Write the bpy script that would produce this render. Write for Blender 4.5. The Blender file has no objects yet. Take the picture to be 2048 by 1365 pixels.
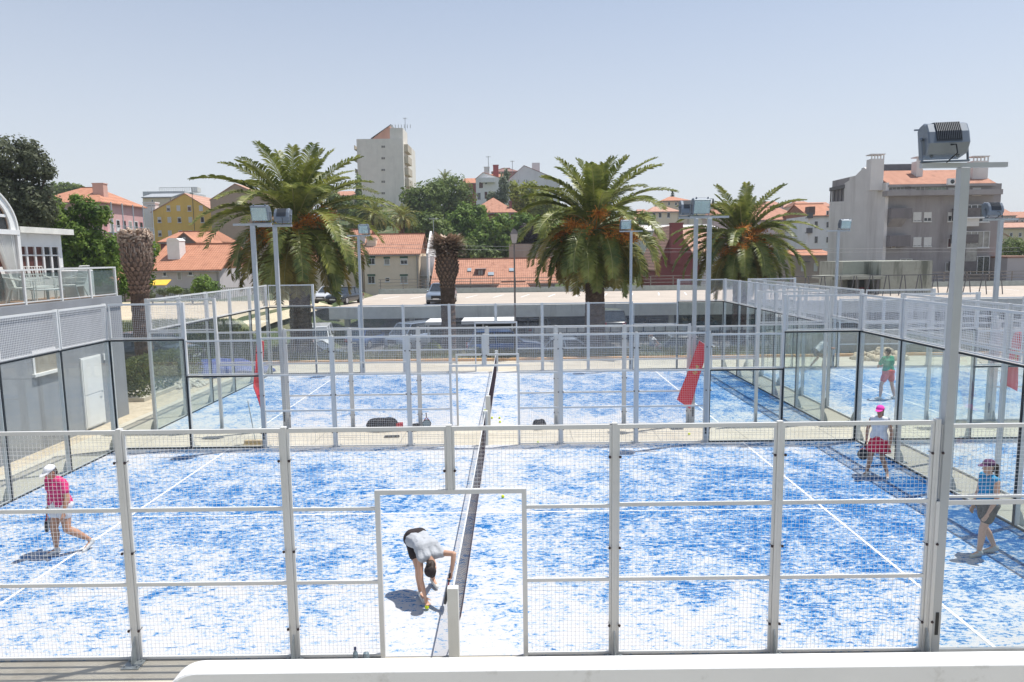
import bpy, bmesh, math, random
import numpy as np
from mathutils import Vector, Matrix
R = math.radians
random.seed(7)
scene = bpy.context.scene
COL = scene.collection
# ------------------------------------------------------------------ camera
CX, CY, CZ, YAW, PITCH, ROLL, FPX = 0.8242, -8.3457, 5.0942, -0.00399, -0.12227, -0.01353, 1387.17
_fw = Vector((math.sin(YAW)*math.cos(PITCH), math.cos(YAW)*math.cos(PITCH), math.sin(PITCH)))
_r = Vector((math.cos(YAW), -math.sin(YAW), 0)); _u = _r.cross(_fw)
_r2 = math.cos(ROLL)*_r + math.sin(ROLL)*_u; _u2 = -math.sin(ROLL)*_r + math.cos(ROLL)*_u
cd = bpy.data.cameras.new('camera'); cam = bpy.data.objects.new('camera', cd); COL.objects.link(cam)
cam.matrix_world = Matrix(((_r2.x, _u2.x, -_fw.x, CX), (_r2.y, _u2.y, -_fw.y, CY), (_r2.z, _u2.z, -_fw.z, CZ), (0, 0, 0, 1)))
cd.sensor_width = 36; cd.lens = FPX/2048*36; cd.clip_start = 0.1; cd.clip_end = 6000
scene.camera = cam
# ------------------------------------------------------------------ light
SUN = Vector((0.33, 0.14, 1.0)).normalized()
w = bpy.data.worlds.new("World"); scene.world = w; w.use_nodes = True
nt = w.node_tree; bgn = nt.nodes['Background']
sky = nt.nodes.new('ShaderNodeTexSky'); sky.sky_type = 'NISHITA'; sky.sun_disc = False
sky.sun_elevation = math.asin(SUN.z); sky.sun_rotation = math.atan2(SUN.x, SUN.y)
sky.air_density = 1.0; sky.dust_density = 0.5; sky.ozone_density = 1.0; sky.altitude = 50
# pale summer haze: thickest at the horizon, thinning upwards
_tc = nt.nodes.new('ShaderNodeTexCoord'); _sp = nt.nodes.new('ShaderNodeSeparateXYZ'); nt.links.new(_tc.outputs['Generated'], _sp.inputs[0])
_hz = nt.nodes.new('ShaderNodeMapRange'); _hz.inputs[1].default_value = 0.0; _hz.inputs[2].default_value = 0.46; _hz.inputs[3].default_value = 0.92; _hz.inputs[4].default_value = 0.20
nt.links.new(_sp.outputs[2], _hz.inputs[0])
_mx = nt.nodes.new('ShaderNodeMix'); _mx.data_type = 'RGBA'; nt.links.new(_hz.outputs[0], _mx.inputs[0]); nt.links.new(sky.outputs[0], _mx.inputs[6]); _mx.inputs[7].default_value = (5.45, 5.60, 5.95, 1)
nt.links.new(_mx.outputs[2], bgn.inputs[0]); bgn.inputs[1].default_value = 0.115
sl = bpy.data.lights.new('sun', 'SUN'); sl.energy = 4.6; sl.angle = R(0.53); sl.color = (1.0, 0.96, 0.89)
so = bpy.data.objects.new('sun', sl); COL.objects.link(so); so.rotation_euler = SUN.to_track_quat('Z', 'Y').to_euler()
so.location = (20, 10, 60)
scene.view_settings.view_transform = 'Standard'; scene.view_settings.look = 'None'
scene.view_settings.exposure = 0.3; scene.view_settings.gamma = 1.0
scene.render.engine = 'CYCLES'
cy = scene.cycles; cy.max_bounces = 6; cy.diffuse_bounces = 3; cy.glossy_bounces = 2; cy.transmission_bounces = 4
cy.transparent_max_bounces = 32; cy.volume_bounces = 0; cy.use_denoising = True; cy.caustics_reflective = False; cy.caustics_refractive = False

def at(u, v, Y):
    "point of the place seen at photo pixel u, v at depth Y"
    d = _fw + _r2*((u-1024)/FPX) + _u2*((682.5-v)/FPX)
    return Vector((CX, CY, CZ)) + d*((Y-CY)/d.y)
# ------------------------------------------------------------------ materials
MATS = {}
def _n(nt, t, **k):
    n = nt.nodes.new(t)
    for a, b in k.items(): setattr(n, a, b)
    return n
def mat(name, col, rough=0.7, metal=0.0, var=0.12, scale=3.0, bump=0.0, bscale=40.0, dirt=None, dscale=1.0, dlim=(0.55, 0.7), spec=0.5, streak=False):
    if name in MATS: return MATS[name]
    m = bpy.data.materials.new(name); m.use_nodes = True; nt = m.node_tree; L = nt.links
    b = nt.nodes['Principled BSDF']; b.inputs['Roughness'].default_value = rough; b.inputs['Metallic'].default_value = metal
    b.inputs['Specular IOR Level'].default_value = spec
    tc = _n(nt, 'ShaderNodeTexCoord')
    no = _n(nt, 'ShaderNodeTexNoise'); no.inputs['Scale'].default_value = scale; no.inputs['Detail'].default_value = 6
    L.new(tc.outputs['Object'], no.inputs['Vector'])
    cr = _n(nt, 'ShaderNodeValToRGB'); e = cr.color_ramp.elements
    e[0].position = 0.3; e[1].position = 0.72
    e[0].color = [c*(1-var) for c in col]+[1]; e[1].color = [min(1, c*(1+var)) for c in col]+[1]
    L.new(no.outputs['Fac'], cr.inputs[0]); out = cr.outputs[0]
    if dirt:
        mp = _n(nt, 'ShaderNodeMapping'); L.new(tc.outputs['Object'], mp.inputs[0])
        mp.inputs['Scale'].default_value = (1, 1, 0.12) if streak else (1, 1, 1)
        n2 = _n(nt, 'ShaderNodeTexNoise'); n2.inputs['Scale'].default_value = dscale; n2.inputs['Detail'].default_value = 8; n2.inputs['Roughness'].default_value = 0.7
        L.new(mp.outputs[0], n2.inputs['Vector'])
        r2 = _n(nt, 'ShaderNodeValToRGB'); r2.color_ramp.elements[0].position = dlim[0]; r2.color_ramp.elements[1].position = dlim[1]
        L.new(n2.outputs['Fac'], r2.inputs[0])
        mx = _n(nt, 'ShaderNodeMix', data_type='RGBA'); L.new(r2.outputs[0], mx.inputs[0]); L.new(out, mx.inputs[6]); mx.inputs[7].default_value = list(dirt)+[1]
        out = mx.outputs[2]
    L.new(out, b.inputs['Base Color'])
    if bump:
        n3 = _n(nt, 'ShaderNodeTexNoise'); n3.inputs['Scale'].default_value = bscale; n3.inputs['Detail'].default_value = 4
        L.new(tc.outputs['Object'], n3.inputs['Vector'])
        bp = _n(nt, 'ShaderNodeBump'); bp.inputs['Strength'].default_value = bump; bp.inputs['Distance'].default_value = 0.02
        L.new(n3.outputs['Fac'], bp.inputs['Height']); L.new(bp.outputs[0], b.inputs['Normal'])
    MATS[name] = m; return m
def glassmat(name, tint, refl=1.45, haze=0.05, hcol=(0.6, 0.75, 0.72)):
    if name in MATS: return MATS[name]
    m = bpy.data.materials.new(name); m.use_nodes = True; nt = m.node_tree; L = nt.links
    nt.nodes.remove(nt.nodes['Principled BSDF']); o = nt.nodes['Material Output']
    t = _n(nt, 'ShaderNodeBsdfTransparent'); t.inputs[0].default_value = list(tint)+[1]
    g = _n(nt, 'ShaderNodeBsdfGlossy'); g.inputs['Roughness'].default_value = 0.02; g.inputs[0].default_value = (1, 1, 1, 1)
    lw = _n(nt, 'ShaderNodeLayerWeight'); lw.inputs[0].default_value = 0.5
    pw = _n(nt, 'ShaderNodeMath', operation='POWER'); L.new(lw.outputs['Facing'], pw.inputs[0]); pw.inputs[1].default_value = 5.0
    fr = _n(nt, 'ShaderNodeMath', operation='MULTIPLY_ADD'); L.new(pw.outputs[0], fr.inputs[0]); fr.inputs[1].default_value = 0.8; fr.inputs[2].default_value = 0.035
    d = _n(nt, 'ShaderNodeBsdfDiffuse'); d.inputs[0].default_value = list(hcol)+[1]
    m1 = _n(nt, 'ShaderNodeMixShader'); L.new(fr.outputs[0], m1.inputs[0]); L.new(t.outputs[0], m1.inputs[1]); L.new(g.outputs[0], m1.inputs[2])
    tc = _n(nt, 'ShaderNodeTexCoord'); no = _n(nt, 'ShaderNodeTexNoise'); no.inputs['Scale'].default_value = 1.5; no.inputs['Detail'].default_value = 5
    L.new(tc.outputs['Object'], no.inputs['Vector'])
    mr = _n(nt, 'ShaderNodeMapRange'); mr.inputs[1].default_value = 0.3; mr.inputs[2].default_value = 0.75; mr.inputs[3].default_value = haze*0.4; mr.inputs[4].default_value = haze*1.6
    L.new(no.outputs['Fac'], mr.inputs[0])
    m2 = _n(nt, 'ShaderNodeMixShader'); L.new(mr.outputs[0], m2.inputs[0]); L.new(m1.outputs[0], m2.inputs[1]); L.new(d.outputs[0], m2.inputs[2])
    L.new(m2.outputs[0], o.inputs[0]); MATS[name] = m; return m
def tilemat(name, col, pitch=0.25, row=0.4):
    "clay roof tiles: columns running down the slope, rows across it"
    if name in MATS: return MATS[name]
    m = bpy.data.materials.new(name); m.use_nodes = True; nt = m.node_tree; L = nt.links
    b = nt.nodes['Principled BSDF']; b.inputs['Roughness'].default_value = 0.85
    uv = _n(nt, 'ShaderNodeUVMap'); uv.uv_map = 'UVMap'
    def wave(axis, p, dist):
        wv = _n(nt, 'ShaderNodeTexWave', wave_type='BANDS', bands_direction=axis); wv.inputs['Scale'].default_value = 0.314/p; wv.inputs['Distortion'].default_value = dist; wv.inputs['Detail'].default_value = 1
        L.new(uv.outputs[0], wv.inputs[0]); return wv
    wx = wave('X', pitch, 0.15); wy = wave('Y', row, 0.4)
    no = _n(nt, 'ShaderNodeTexNoise'); no.inputs['Scale'].default_value = 1.3; no.inputs['Detail'].default_value = 9; no.inputs['Roughness'].default_value = 0.75
    L.new(uv.outputs[0], no.inputs['Vector'])
    cr = _n(nt, 'ShaderNodeValToRGB'); e = cr.color_ramp.elements; e[0].position = 0.28; e[1].position = 0.75
    e[0].color = (col[0]*0.45, col[1]*0.4, col[2]*0.4, 1); e[1].color = (min(1, col[0]*1.18), min(1, col[1]*1.25), min(1, col[2]*1.3), 1)
    x = e.new(0.45); x.color = (col[0]*0.92, col[1]*0.9, col[2]*0.9, 1)
    L.new(no.outputs['Fac'], cr.inputs[0])
    ad = _n(nt, 'ShaderNodeMath', operation='MULTIPLY'); L.new(wx.outputs['Fac'], ad.inputs[0]); ad.inputs[1].default_value = 0.6
    a2 = _n(nt, 'ShaderNodeMath', operation='MULTIPLY_ADD'); L.new(wy.outputs['Fac'], a2.inputs[0]); a2.inputs[1].default_value = 0.4; L.new(ad.outputs[0], a2.inputs[2])
    mr = _n(nt, 'ShaderNodeMapRange'); mr.inputs[3].default_value = 0.62; mr.inputs[4].default_value = 1.12; L.new(a2.outputs[0], mr.inputs[0])
    mx = _n(nt, 'ShaderNodeMix', data_type='RGBA', blend_type='MULTIPLY'); mx.inputs[0].default_value = 1; L.new(cr.outputs[0], mx.inputs[6]); L.new(mr.outputs[0], mx.inputs[7])
    L.new(mx.outputs[2], b.inputs['Base Color'])
    bp = _n(nt, 'ShaderNodeBump'); bp.inputs['Strength'].default_value = 0.7; bp.inputs['Distance'].default_value = 0.05
    L.new(a2.outputs[0], bp.inputs['Height']); L.new(bp.outputs[0], b.inputs['Normal'])
    MATS[name] = m; return m
# ------------------------------------------------------------------ mesh builder
class MB:
    def __init__(s): s.v = []; s.f = []; s.uv = None
    def quad(s, a, b, c, d):
        n = len(s.v); s.v += [tuple(a), tuple(b), tuple(c), tuple(d)]; s.f.append((n, n+1, n+2, n+3)); return s
    def tri(s, a, b, c):
        n = len(s.v); s.v += [tuple(a), tuple(b), tuple(c)]; s.f.append((n, n+1, n+2)); return s
    def box(s, x0, x1, y0, y1, z0, z1):
        n = len(s.v)
        s.v += [(x0,y0,z0),(x1,y0,z0),(x1,y1,z0),(x0,y1,z0),(x0,y0,z1),(x1,y0,z1),(x1,y1,z1),(x0,y1,z1)]
        for f in ((0,3,2,1),(4,5,6,7),(0,1,5,4),(1,2,6,5),(2,3,7,6),(3,0,4,7)): s.f.append(tuple(n+i for i in f))
        return s
    def bevbox(s, x0, x1, y0, y1, z0, z1, b):
        "box with chamfered upright edges and top"
        P = [(x0+b,y0),(x1-b,y0),(x1,y0+b),(x1,y1-b),(x1-b,y1),(x0+b,y1),(x0,y1-b),(x0,y0+b)]
        Q = [(x0+2*b,y0+b),(x1-2*b,y0+b),(x1-b,y0+2*b),(x1-b,y1-2*b),(x1-2*b,y1-b),(x0+2*b,y1-b),(x0+b,y1-2*b),(x0+b,y0+2*b)]
        return s.loft([[(x,y,z0) for x,y in P], [(x,y,z1-b) for x,y in P], [(x,y,z1) for x,y in Q]], cap=True)
    def loft(s, rings, cap=True, close=True):
        n = len(s.v); k = len(rings[0])
        for r in rings: s.v += [tuple(p) for p in r]
        for i in range(len(rings)-1):
            for j in range(k if close else k-1):
                a = n+i*k+j; b = n+i*k+(j+1) % k
                s.f.append((a, b, b+k, a+k))
        if cap:
            s.f.append(tuple(n+j for j in range(k))[::-1]); s.f.append(tuple(n+(len(rings)-1)*k+j for j in range(k)))
        return s
    def bar(s, p0, p1, w, h=None, up=(0,0,1)):
        h = h or w; p0 = Vector(p0); p1 = Vector(p1); d = (p1-p0).normalized(); u = Vector(up)
        if abs(d.dot(u)) > 0.98: u = Vector((0,1,0))
        x = d.cross(u).normalized(); y = x.cross(d)
        c = [x*w/2+y*h/2, -x*w/2+y*h/2, -x*w/2-y*h/2, x*w/2-y*h/2]
        return s.loft([[p0+q for q in c], [p1+q for q in c]])
    def tube(s, pts, r, n=8, cap=True):
        pts = [Vector(p) for p in pts]; rr = r if isinstance(r, (list, tuple)) else [r]*len(pts); rings = []
        pu = None
        for i, p in enumerate(pts):
            d = (pts[min(i+1, len(pts)-1)]-pts[max(i-1, 0)]).normalized()
            u = pu or (Vector((0,0,1)) if abs(d.z) < 0.9 else Vector((0,1,0)))
            x = d.cross(u).normalized(); y = x.cross(d).normalized(); pu = y
            rings.append([p+(x*math.cos(2*math.pi*k/n)+y*math.sin(2*math.pi*k/n))*rr[i] for k in range(n)])
        return s.loft(rings, cap)
    def ball(s, c, r, n=8, m=5, sc=(1,1,1)):
        rings = []
        for i in range(m+1):
            a = -math.pi/2+math.pi*i/m; cr = max(math.cos(a), 0.02)*r
            rings.append([(c[0]+cr*math.cos(2*math.pi*k/n)*sc[0], c[1]+cr*math.sin(2*math.pi*k/n)*sc[1], c[2]+r*math.sin(a)*sc[2]) for k in range(n)])
        return s.loft(rings)
    def prism(s, poly, axis, a, b):
        "poly: list of 2-tuples; extruded along axis from a to b"
        def P(p, t): return {'x': (t, p[0], p[1]), 'y': (p[0], t, p[1]), 'z': (p[0], p[1], t)}[axis]
        return s.loft([[P(p, a) for p in poly], [P(p, b) for p in poly]])
    def mesh(s, name, m=None, smooth=False):
        me = bpy.data.meshes.new(name); me.from_pydata(s.v, [], s.f)
        bm = bmesh.new(); bm.from_mesh(me); bmesh.ops.recalc_face_normals(bm, faces=bm.faces); bm.to_mesh(me); bm.free()
        if m: me.materials.append(m)
        if smooth: me.polygons.foreach_set('use_smooth', [True]*len(me.polygons))
        return me
    def build(s, name, m, parent=None, smooth=False, loc=None, rz=0):
        return link(name, s.mesh(name, m, smooth), parent, loc, rz)
def link(name, me, parent=None, loc=None, rz=0):
    o = bpy.data.objects.new(name, me); COL.objects.link(o)
    if parent is not None: o.parent = parent
    if loc is not None: o.location = loc
    if rz: o.rotation_euler = (0, 0, rz)
    return o
def thing(name, label, cat, loc=(0,0,0), rz=0, group=None):
    o = bpy.data.objects.new(name, None); COL.objects.link(o); o.empty_display_size = 0.3
    o.location = loc; o.rotation_euler = (0, 0, rz); o['label'] = label; o['category'] = cat
    if group: o['group'] = group
    return o
def tag(o, label, cat, group=None, kind=None):
    o['label'] = label; o['category'] = cat
    if group: o['group'] = group
    if kind: o['kind'] = kind
    return o
def struct(o, label=None):
    o['kind'] = 'structure'
    if label: o['label'] = label
    return o
KIDS = {}
def kids(o): return [c for c in COL.objects if c.parent is o]
def copy_tree(o, label=None, group=None, parent=None):
    c = o.copy(); COL.objects.link(c); c.parent = parent
    if label: c['label'] = label
    if group: c['group'] = group
    for k in kids(o): copy_tree(k, parent=c)
    return c
def uvslope(me, uax, vax):
    "metric UVs from two axes"
    uvl = me.uv_layers.new(name='UVMap'); uax = Vector(uax); vax = Vector(vax)
    for p in me.polygons:
        for li in p.loop_indices:
            co = me.vertices[me.loops[li].vertex_index].co
            uvl.data[li].uv = (co.dot(uax), co.dot(vax))
# ------------------------------------------------------------------ ground
def sm(a, b, x):
    t = min(1, max(0, (x-a)/(b-a))); return t*t*(3-2*t)
def terr(X, Y):
    h = -1.7*sm(27.5, 37, Y)
    if Y > 26 and X < -13.5: h = h*(1-sm(13.5, 17, -X)) + sm(13.5, 17, -X)*(1.25*sm(27, 40, Y))
    if Y > 74:
        t = (Y-74)
        gL = 0.10*min(t, 160); gC = 0.205*min(t, 98); gR = 0.035*min(t, 60)+0.12*min(max(t-60, 0), 130)
        wl = sm(-20, -80, X) if X < 0 else 0; wr = sm(10, 40, X) if X > 0 else 0
        wl = 1-sm(-75, -35, X); wr = sm(5, 45, X*120/max(Y, 60))
        h = -1.7 + 3.0*sm(74, 90, Y)*(0) + gC*(1-wl)*(1-wr)+gL*wl+gR*wr*(1-wl)
    return h
def ground():
    xs = sorted(set([-2500, -1200, -700, -450, -350] + list(np.arange(-300, -60, 12.0)) + list(np.arange(-60, 80, 2.5)) + list(np.arange(80, 320, 12.0)) + [380, 500, 800, 1300, 2500]))
    ys = sorted(set([-300, -100, -30, -12] + list(np.arange(0, 26, 6.0)) + list(np.arange(26, 42, 1.0)) + list(np.arange(42, 74, 8.0)) + list(np.arange(74, 300, 6.0)) + [330, 400, 600, 1000, 1800, 3500]))
    b = MB(); nx = len(xs)
    for y in ys:
        for x in xs: b.v.append((x, y, terr(x, y)-0.03))
    for j in range(len(ys)-1):
        for i in range(nx-1): b.f.append((j*nx+i, j*nx+i+1, (j+1)*nx+i+1, (j+1)*nx+i))
    m = mat('dry_ground', (0.16, 0.15, 0.08), 0.95, var=0.2, scale=0.3, bump=0.4, bscale=6, dirt=(0.05, 0.075, 0.02), dscale=0.22, dlim=(0.36, 0.52))
    return struct(b.build('ground', m, smooth=True))
ground()
conc = mat('pale_concrete', (0.50, 0.46, 0.38), 0.9, var=0.10, scale=0.8, bump=0.15, bscale=60, dirt=(0.40, 0.36, 0.29), dscale=2.2, dlim=(0.5, 0.72))
sandm = mat('sandy_gravel', (0.52, 0.44, 0.33), 0.95, var=0.14, scale=2.5, bump=0.5, bscale=30, dirt=(0.38, 0.31, 0.22), dscale=6, dlim=(0.5, 0.65))
struct(MB().box(-11.6, 60, -9, 25.2, -0.028, -0.004).build('path', conc))
struct(MB().box(-30, -11.6, -9, 16, -0.026, -0.006).build('path', sandm))
b = MB()
for x0, x1, y0, y1 in ((-30, -11.6, 16.0, 18.2),): b.box(x0, x1, y0, y1, -0.026, -0.006)
b.box(-13.2, -11.6, 18.2, 25.2, -0.026, -0.006); struct(b.build('path', sandm))
# expansion joints in the concrete between the courts
jm = mat('joint_dark', (0.20, 0.19, 0.17), 0.9)  # the joint strips' own dark colour
b = MB()
for y in (-2.0, 0-1.1, 11.0, 23.6): b.box(-11.5, 40, y, y+0.012, -0.004, -0.001)
for k in range(-5, 20): b.box(k*2.4, k*2.4+0.012, 10.2, 11.95, -0.004, -0.0015)
for k in range(-1, 12): b.box(10.1, 11.05, k*2.4, k*2.4+0.012, -0.004, -0.0015)
struct(b.build('path', jm))
# kerb behind the courts and the lane beyond
orange = mat('kerb_orange', (0.62, 0.36, 0.16), 0.85, dirt=(0.4, 0.34, 0.26), dscale=3)
struct(MB().box(-13.2, 60, 25.2, 25.4, -0.2, 0.12).build('kerb', orange))
asph = mat('lane_asphalt', (0.07, 0.07, 0.072), 0.92, var=0.2, scale=1.5, bump=0.3, bscale=80, dirt=(0.12, 0.115, 0.10), dscale=0.8, dlim=(0.45, 0.7))
b = MB()
N = 14
for i in range(N):
    y0 = 31+i*1.0; y1 = y0+1.0
    b.quad((-13, y0, terr(0, y0)+0.004), (90, y0, terr(0, y0)+0.004), (90, y1, terr(0, y1)+0.004), (-13, y1, terr(0, y1)+0.004))
b.quad((-13, 45, -1.696), (90, 45, -1.696), (90, 75, -1.696), (-13, 75, -1.696))
struct(b.build('road', asph))
# ------------------------------------------------------------------ court turf
def turfmat():
    m = bpy.data.materials.new('blue_turf_with_sand'); m.use_nodes = True; nt = m.node_tree; L = nt.links
    b = nt.nodes['Principled BSDF']; b.inputs['Roughness'].default_value = 0.95; b.inputs['Specular IOR Level'].default_value = 0.1
    tc = _n(nt, 'ShaderNodeTexCoord')
    def noise(scale, det, rough, sc=(1,1,1), dist=0.0, src=None, rot=0):
        mp = _n(nt, 'ShaderNodeMapping'); mp.inputs['Scale'].default_value = sc; mp.inputs['Rotation'].default_value = (0, 0, rot); L.new(tc.outputs['Object'], mp.inputs[0])
        n = _n(nt, 'ShaderNodeTexNoise'); n.inputs['Scale'].default_value = scale; n.inputs['Detail'].default_value = det; n.inputs['Roughness'].default_value = rough; n.inputs['Distortion'].default_value = dist
        L.new(mp.outputs[0], n.inputs['Vector']); return n.outputs['Fac']
    def mth(op, a, bb, c=None):
        n = _n(nt, 'ShaderNodeMath', operation=op)
        for i, q in enumerate((a, bb, c)):
            if q is None: continue
            if isinstance(q, (int, float)): n.inputs[i].default_value = q
            else: L.new(q, n.inputs[i])
        return n.outputs[0]
    big = noise(0.22, 2, 0.5); mid = noise(1.1, 3, 0.55, dist=0.5)
    fine = noise(7.5, 5, 0.70, (0.75, 1.3, 1), dist=1.2, rot=0.3); strk = noise(15.0, 4, 0.72, (0.45, 1.7, 1), dist=0.8, rot=-0.35); vf = noise(60, 3, 0.75)
    # players scrape the sand off the turf in the play area, it gathers along the net, the near side and the walls
    sep = _n(nt, 'ShaderNodeSeparateXYZ'); L.new(tc.outputs['Object'], sep.inputs[0])
    ax = mth('ABSOLUTE', sep.outputs[0], 0); px = mth('SUBTRACT', ax, 6.2); px = mth('MULTIPLY', px, px)
    play = mth('MULTIPLY_ADD', px, -0.0012, 0.032)
    ys = mth('SUBTRACT', sep.outputs[1], 0.4); ys = mth('MULTIPLY', ys, ys); py = mth('MULTIPLY', ys, -0.0018)
    rgt = mth('MULTIPLY', sep.outputs[0], 0.0010)
    s = mth('MULTIPLY_ADD', big, 0.06, mth('MULTIPLY', mid, 0.20)); s = mth('MULTIPLY_ADD', fine, 0.40, s); s = mth('MULTIPLY_ADD', strk, 0.34, s); s = mth('MULTIPLY_ADD', vf, 0.20, s)
    ed = mth('SUBTRACT', sep.outputs[0], 8.2); ed = mth('MAXIMUM', ed, 0.0); ed = mth('MULTIPLY', ed, 0.022); s = mth('ADD', s, ed)
    s = mth('ADD', s, play); s = mth('ADD', s, py); s = mth('ADD', s, rgt)
    cr = _n(nt, 'ShaderNodeValToRGB'); e = cr.color_ramp.elements; T = 0.616
    e[0].position = T-0.040; e[0].color = (0.505, 0.505, 0.52, 1); e[1].position = T+0.058; e[1].color = (0.004, 0.090, 0.30, 1)
    x = e.new(T-0.012); x.color = (0.41, 0.46, 0.53, 1); x = e.new(T+0.008); x.color = (0.15, 0.31, 0.51, 1); x = e.new(T+0.024); x.color = (0.03, 0.185, 0.43, 1)
    L.new(s, cr.inputs[0]); L.new(cr.outputs[0], b.inputs['Base Color'])
    bp = _n(nt, 'ShaderNodeBump'); bp.inputs['Strength'].default_value = 0.25; bp.inputs['Distance'].default_value = 0.01
    L.new(vf, bp.inputs['Height']); L.new(bp.outputs[0], b.inputs['Normal']); return m
TURF = turfmat(); LINE = mat('line_paint', (0.76, 0.76, 0.76), 0.9, var=0.05, scale=8, dirt=(0.5, 0.56, 0.7), dscale=14, dlim=(0.55, 0.75))
frame = mat('grey_paint_steel', (0.68, 0.68, 0.665), 0.42, metal=0.0, var=0.05, scale=1.2, dirt=(0.50, 0.49, 0.46), dscale=1.6, dlim=(0.55, 0.8))
wirem = mat('wire_galvanised', (0.74, 0.74, 0.75), 0.45, var=0.05)
black = mat('black_gasket', (0.012, 0.016, 0.02), 0.45)
knobm = mat('black_knob', (0.03, 0.012, 0.014), 0.4)
galv = mat('galvanised_plate', (0.40, 0.43, 0.43), 0.45, metal=0.5, var=0.15, scale=9)
GLASS = glassmat('court_glass', (0.962, 0.982, 0.977), 1.45, 0.016, (0.66, 0.72, 0.72))
G = 2.05
def turf(x0, y0):
    o = MB().box(-10, 10, -5, 5, -0.003, 0.006).build('court_turf', TURF, loc=(x0, y0+5, 0)); struct(o)
    b = MB(); z0, z1 = 0.0095, 0.0105
    for x in (-6.95, 6.95): b.box(x-0.025, x+0.025, -4.98, 4.98, z0, z1)
    b.box(-7.15, -6.976, -0.025, 0.025, z0, z1); b.box(-6.924, 6.924, -0.025, 0.025, z0, z1); b.box(6.976, 7.15, -0.025, 0.025, z0, z1)
    struct(b.build('court_lines', LINE, loc=(x0, y0+5, 0)))
for x0, y0 in ((0, 0), (0, 10+G), (21.1, 0), (21.1, 10+G)): turf(x0, y0)
# ------------------------------------------------------------------ panels
CACHE = {}
def wires(w, h, edge=0.03, t=0.0014):
    k = ('w', round(w, 2), round(h, 2), t)
    if k in CACHE: return CACHE[k]
    b = MB(); n = max(1, round(w/0.05)); m = max(1, round(h/0.05))
    for i in range(1, n):
        x = w*i/n; b.box(x-t, x+t, -t, t, 0, h)
    for j in range(1, m):
        z = h*j/m; b.box(0, w, -t-0.004, t-0.004, z-t, z+t)
    CACHE[k] = b.mesh('wire_mesh', wirem); return CACHE[k]
def rim(w, h, rails=(), t=0.028, d=0.035):
    k = ('r', round(w, 2), round(h, 2), tuple(rails))
    if k in CACHE: return CACHE[k]
    b = MB(); y = 0.0
    b.box(0, t, -d/2, d/2, 0, h); b.box(w-t, w, -d/2, d/2, 0, h)
    b.box(t, w-t, -d/2, d/2, 0, t); b.box(t, w-t, -d/2, d/2, h-t-0.02, h)
    for r in rails: b.box(t, w-t, -d/2, d/2, r-0.022, r+0.022)
    CACHE[k] = b.mesh('panel_frame', frame); return CACHE[k]
def glassdata(w, h, top=True):
    k = ('g', round(w, 2), round(h, 2))
    if k in CACHE: return CACHE[k]
    CACHE[k] = (MB().box(0.012, w-0.012, -0.006, 0.006, 0.01, h-0.01).mesh('glass', GLASS),
        MB().box(0, 0.024, -0.012, 0.012, 0, h).box(w-0.024, w, -0.012, 0.012, 0, h).box(0.024, w-0.024, -0.012, 0.012, 0, 0.025).box(0.024, w-0.024, -0.016, 0.016, h-0.035, h).mesh('black_trim', black))
    return CACHE[k]
def postdata(h, double=True):
    k = ('p', round(h, 2), double)
    if k in CACHE: return CACHE[k]
    b = MB(); a = 0.032 if double else 0.040
    if double: b.box(-a, -0.0015, -0.032, 0.032, 0, h); b.box(0.0015, a, -0.032, 0.032, 0, h); b.box(-0.0015, 0.0015, -0.029, 0.029, 0.01, h-0.01)
    else: b.box(-a, a, -0.04, 0.04, 0, h)
    CACHE[k] = b.mesh('post', frame); return CACHE[k]
def footdata(sgn):
    k = ('f', sgn)
    if k in CACHE: return CACHE[k]
    b = MB(); b.box(-0.11, 0.11, min(0, sgn*0.22), max(0, sgn*0.22), 0.0, 0.012)
    b.prism([(sgn*0.04, 0.012), (sgn*0.16, 0.012), (sgn*0.16, 0.08), (sgn*0.10, 0.26), (sgn*0.04, 0.34)], 'x', -0.006, 0.006)
    for x in (-0.08, 0.08):
        for y in (0.06, 0.18): b.tube([(x, sgn*y, 0.012), (x, sgn*y, 0.035)], 0.014, 6)
    CACHE[k] = b.mesh('foot_plate', galv); return CACHE[k]
def knobdata():
    if 'k' in CACHE: return CACHE['k']
    b = MB()
    for x in (-0.064, 0.064): b.ball((x, -0.052, 0), 0.019, 6, 4)
    b.box(-0.062, 0.062, 0.041, 0.046, -0.004, 0.004); b.box(-0.066, -0.062, -0.05, 0.045, -0.004, 0.004); b.box(0.062, 0.066, -0.05, 0.045, -0.004, 0.004)
    CACHE['k'] = b.mesh('clamp_knob', knobm); return CACHE['k']
KN = [False]
def addpost(p, x, h, out, foot=True, z=0, double=True, dx=0.0):
    po = link('post', postdata(h, double), p, (x+dx, out*0.045 if not double else 0, z))
    if foot and z == 0: link('foot_plate', footdata(out), po, (0, 0, 0))
    if double and KN[0]:
        for z in (0.42, 1.45, 2.62): link('clamp_knob', knobdata(), po, (0, 0, z))
    return po
def addmesh(p, x0, x1, z0, z1, rails=(), t=0.0014):
    o = link('mesh_panel', wires(x1-x0, z1-z0, t=t), p, (x0, 0, z0)); link('panel_frame', rim(x1-x0, z1-z0, rails), o)
def addglass(p, x0, x1, z0, z1, out=0):
    g, t = glassdata(x1-x0, z1-z0)
    if out:
        k = ('gf', round(x1-x0, 2), round(z1-z0, 2), out); w, h = x1-x0, z1-z0; a, c = sorted((out*0.017, out*0.05))
        if k not in CACHE: CACHE[k] = MB().box(-0.01, 0.035, a, c, 0, h).box(w-0.035, w+0.01, a, c, 0, h).box(0.035, w-0.035, a, c, 0, 0.04).box(0.035, w-0.035, a, c, h-0.045, h+0.01).mesh('panel_frame', frame)
        link('panel_frame', CACHE[k], p, (x0, 0, z0)); o = link('glass_panel', g, p, (x0, 0, z0)); link('black_trim', t, o)
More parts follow.
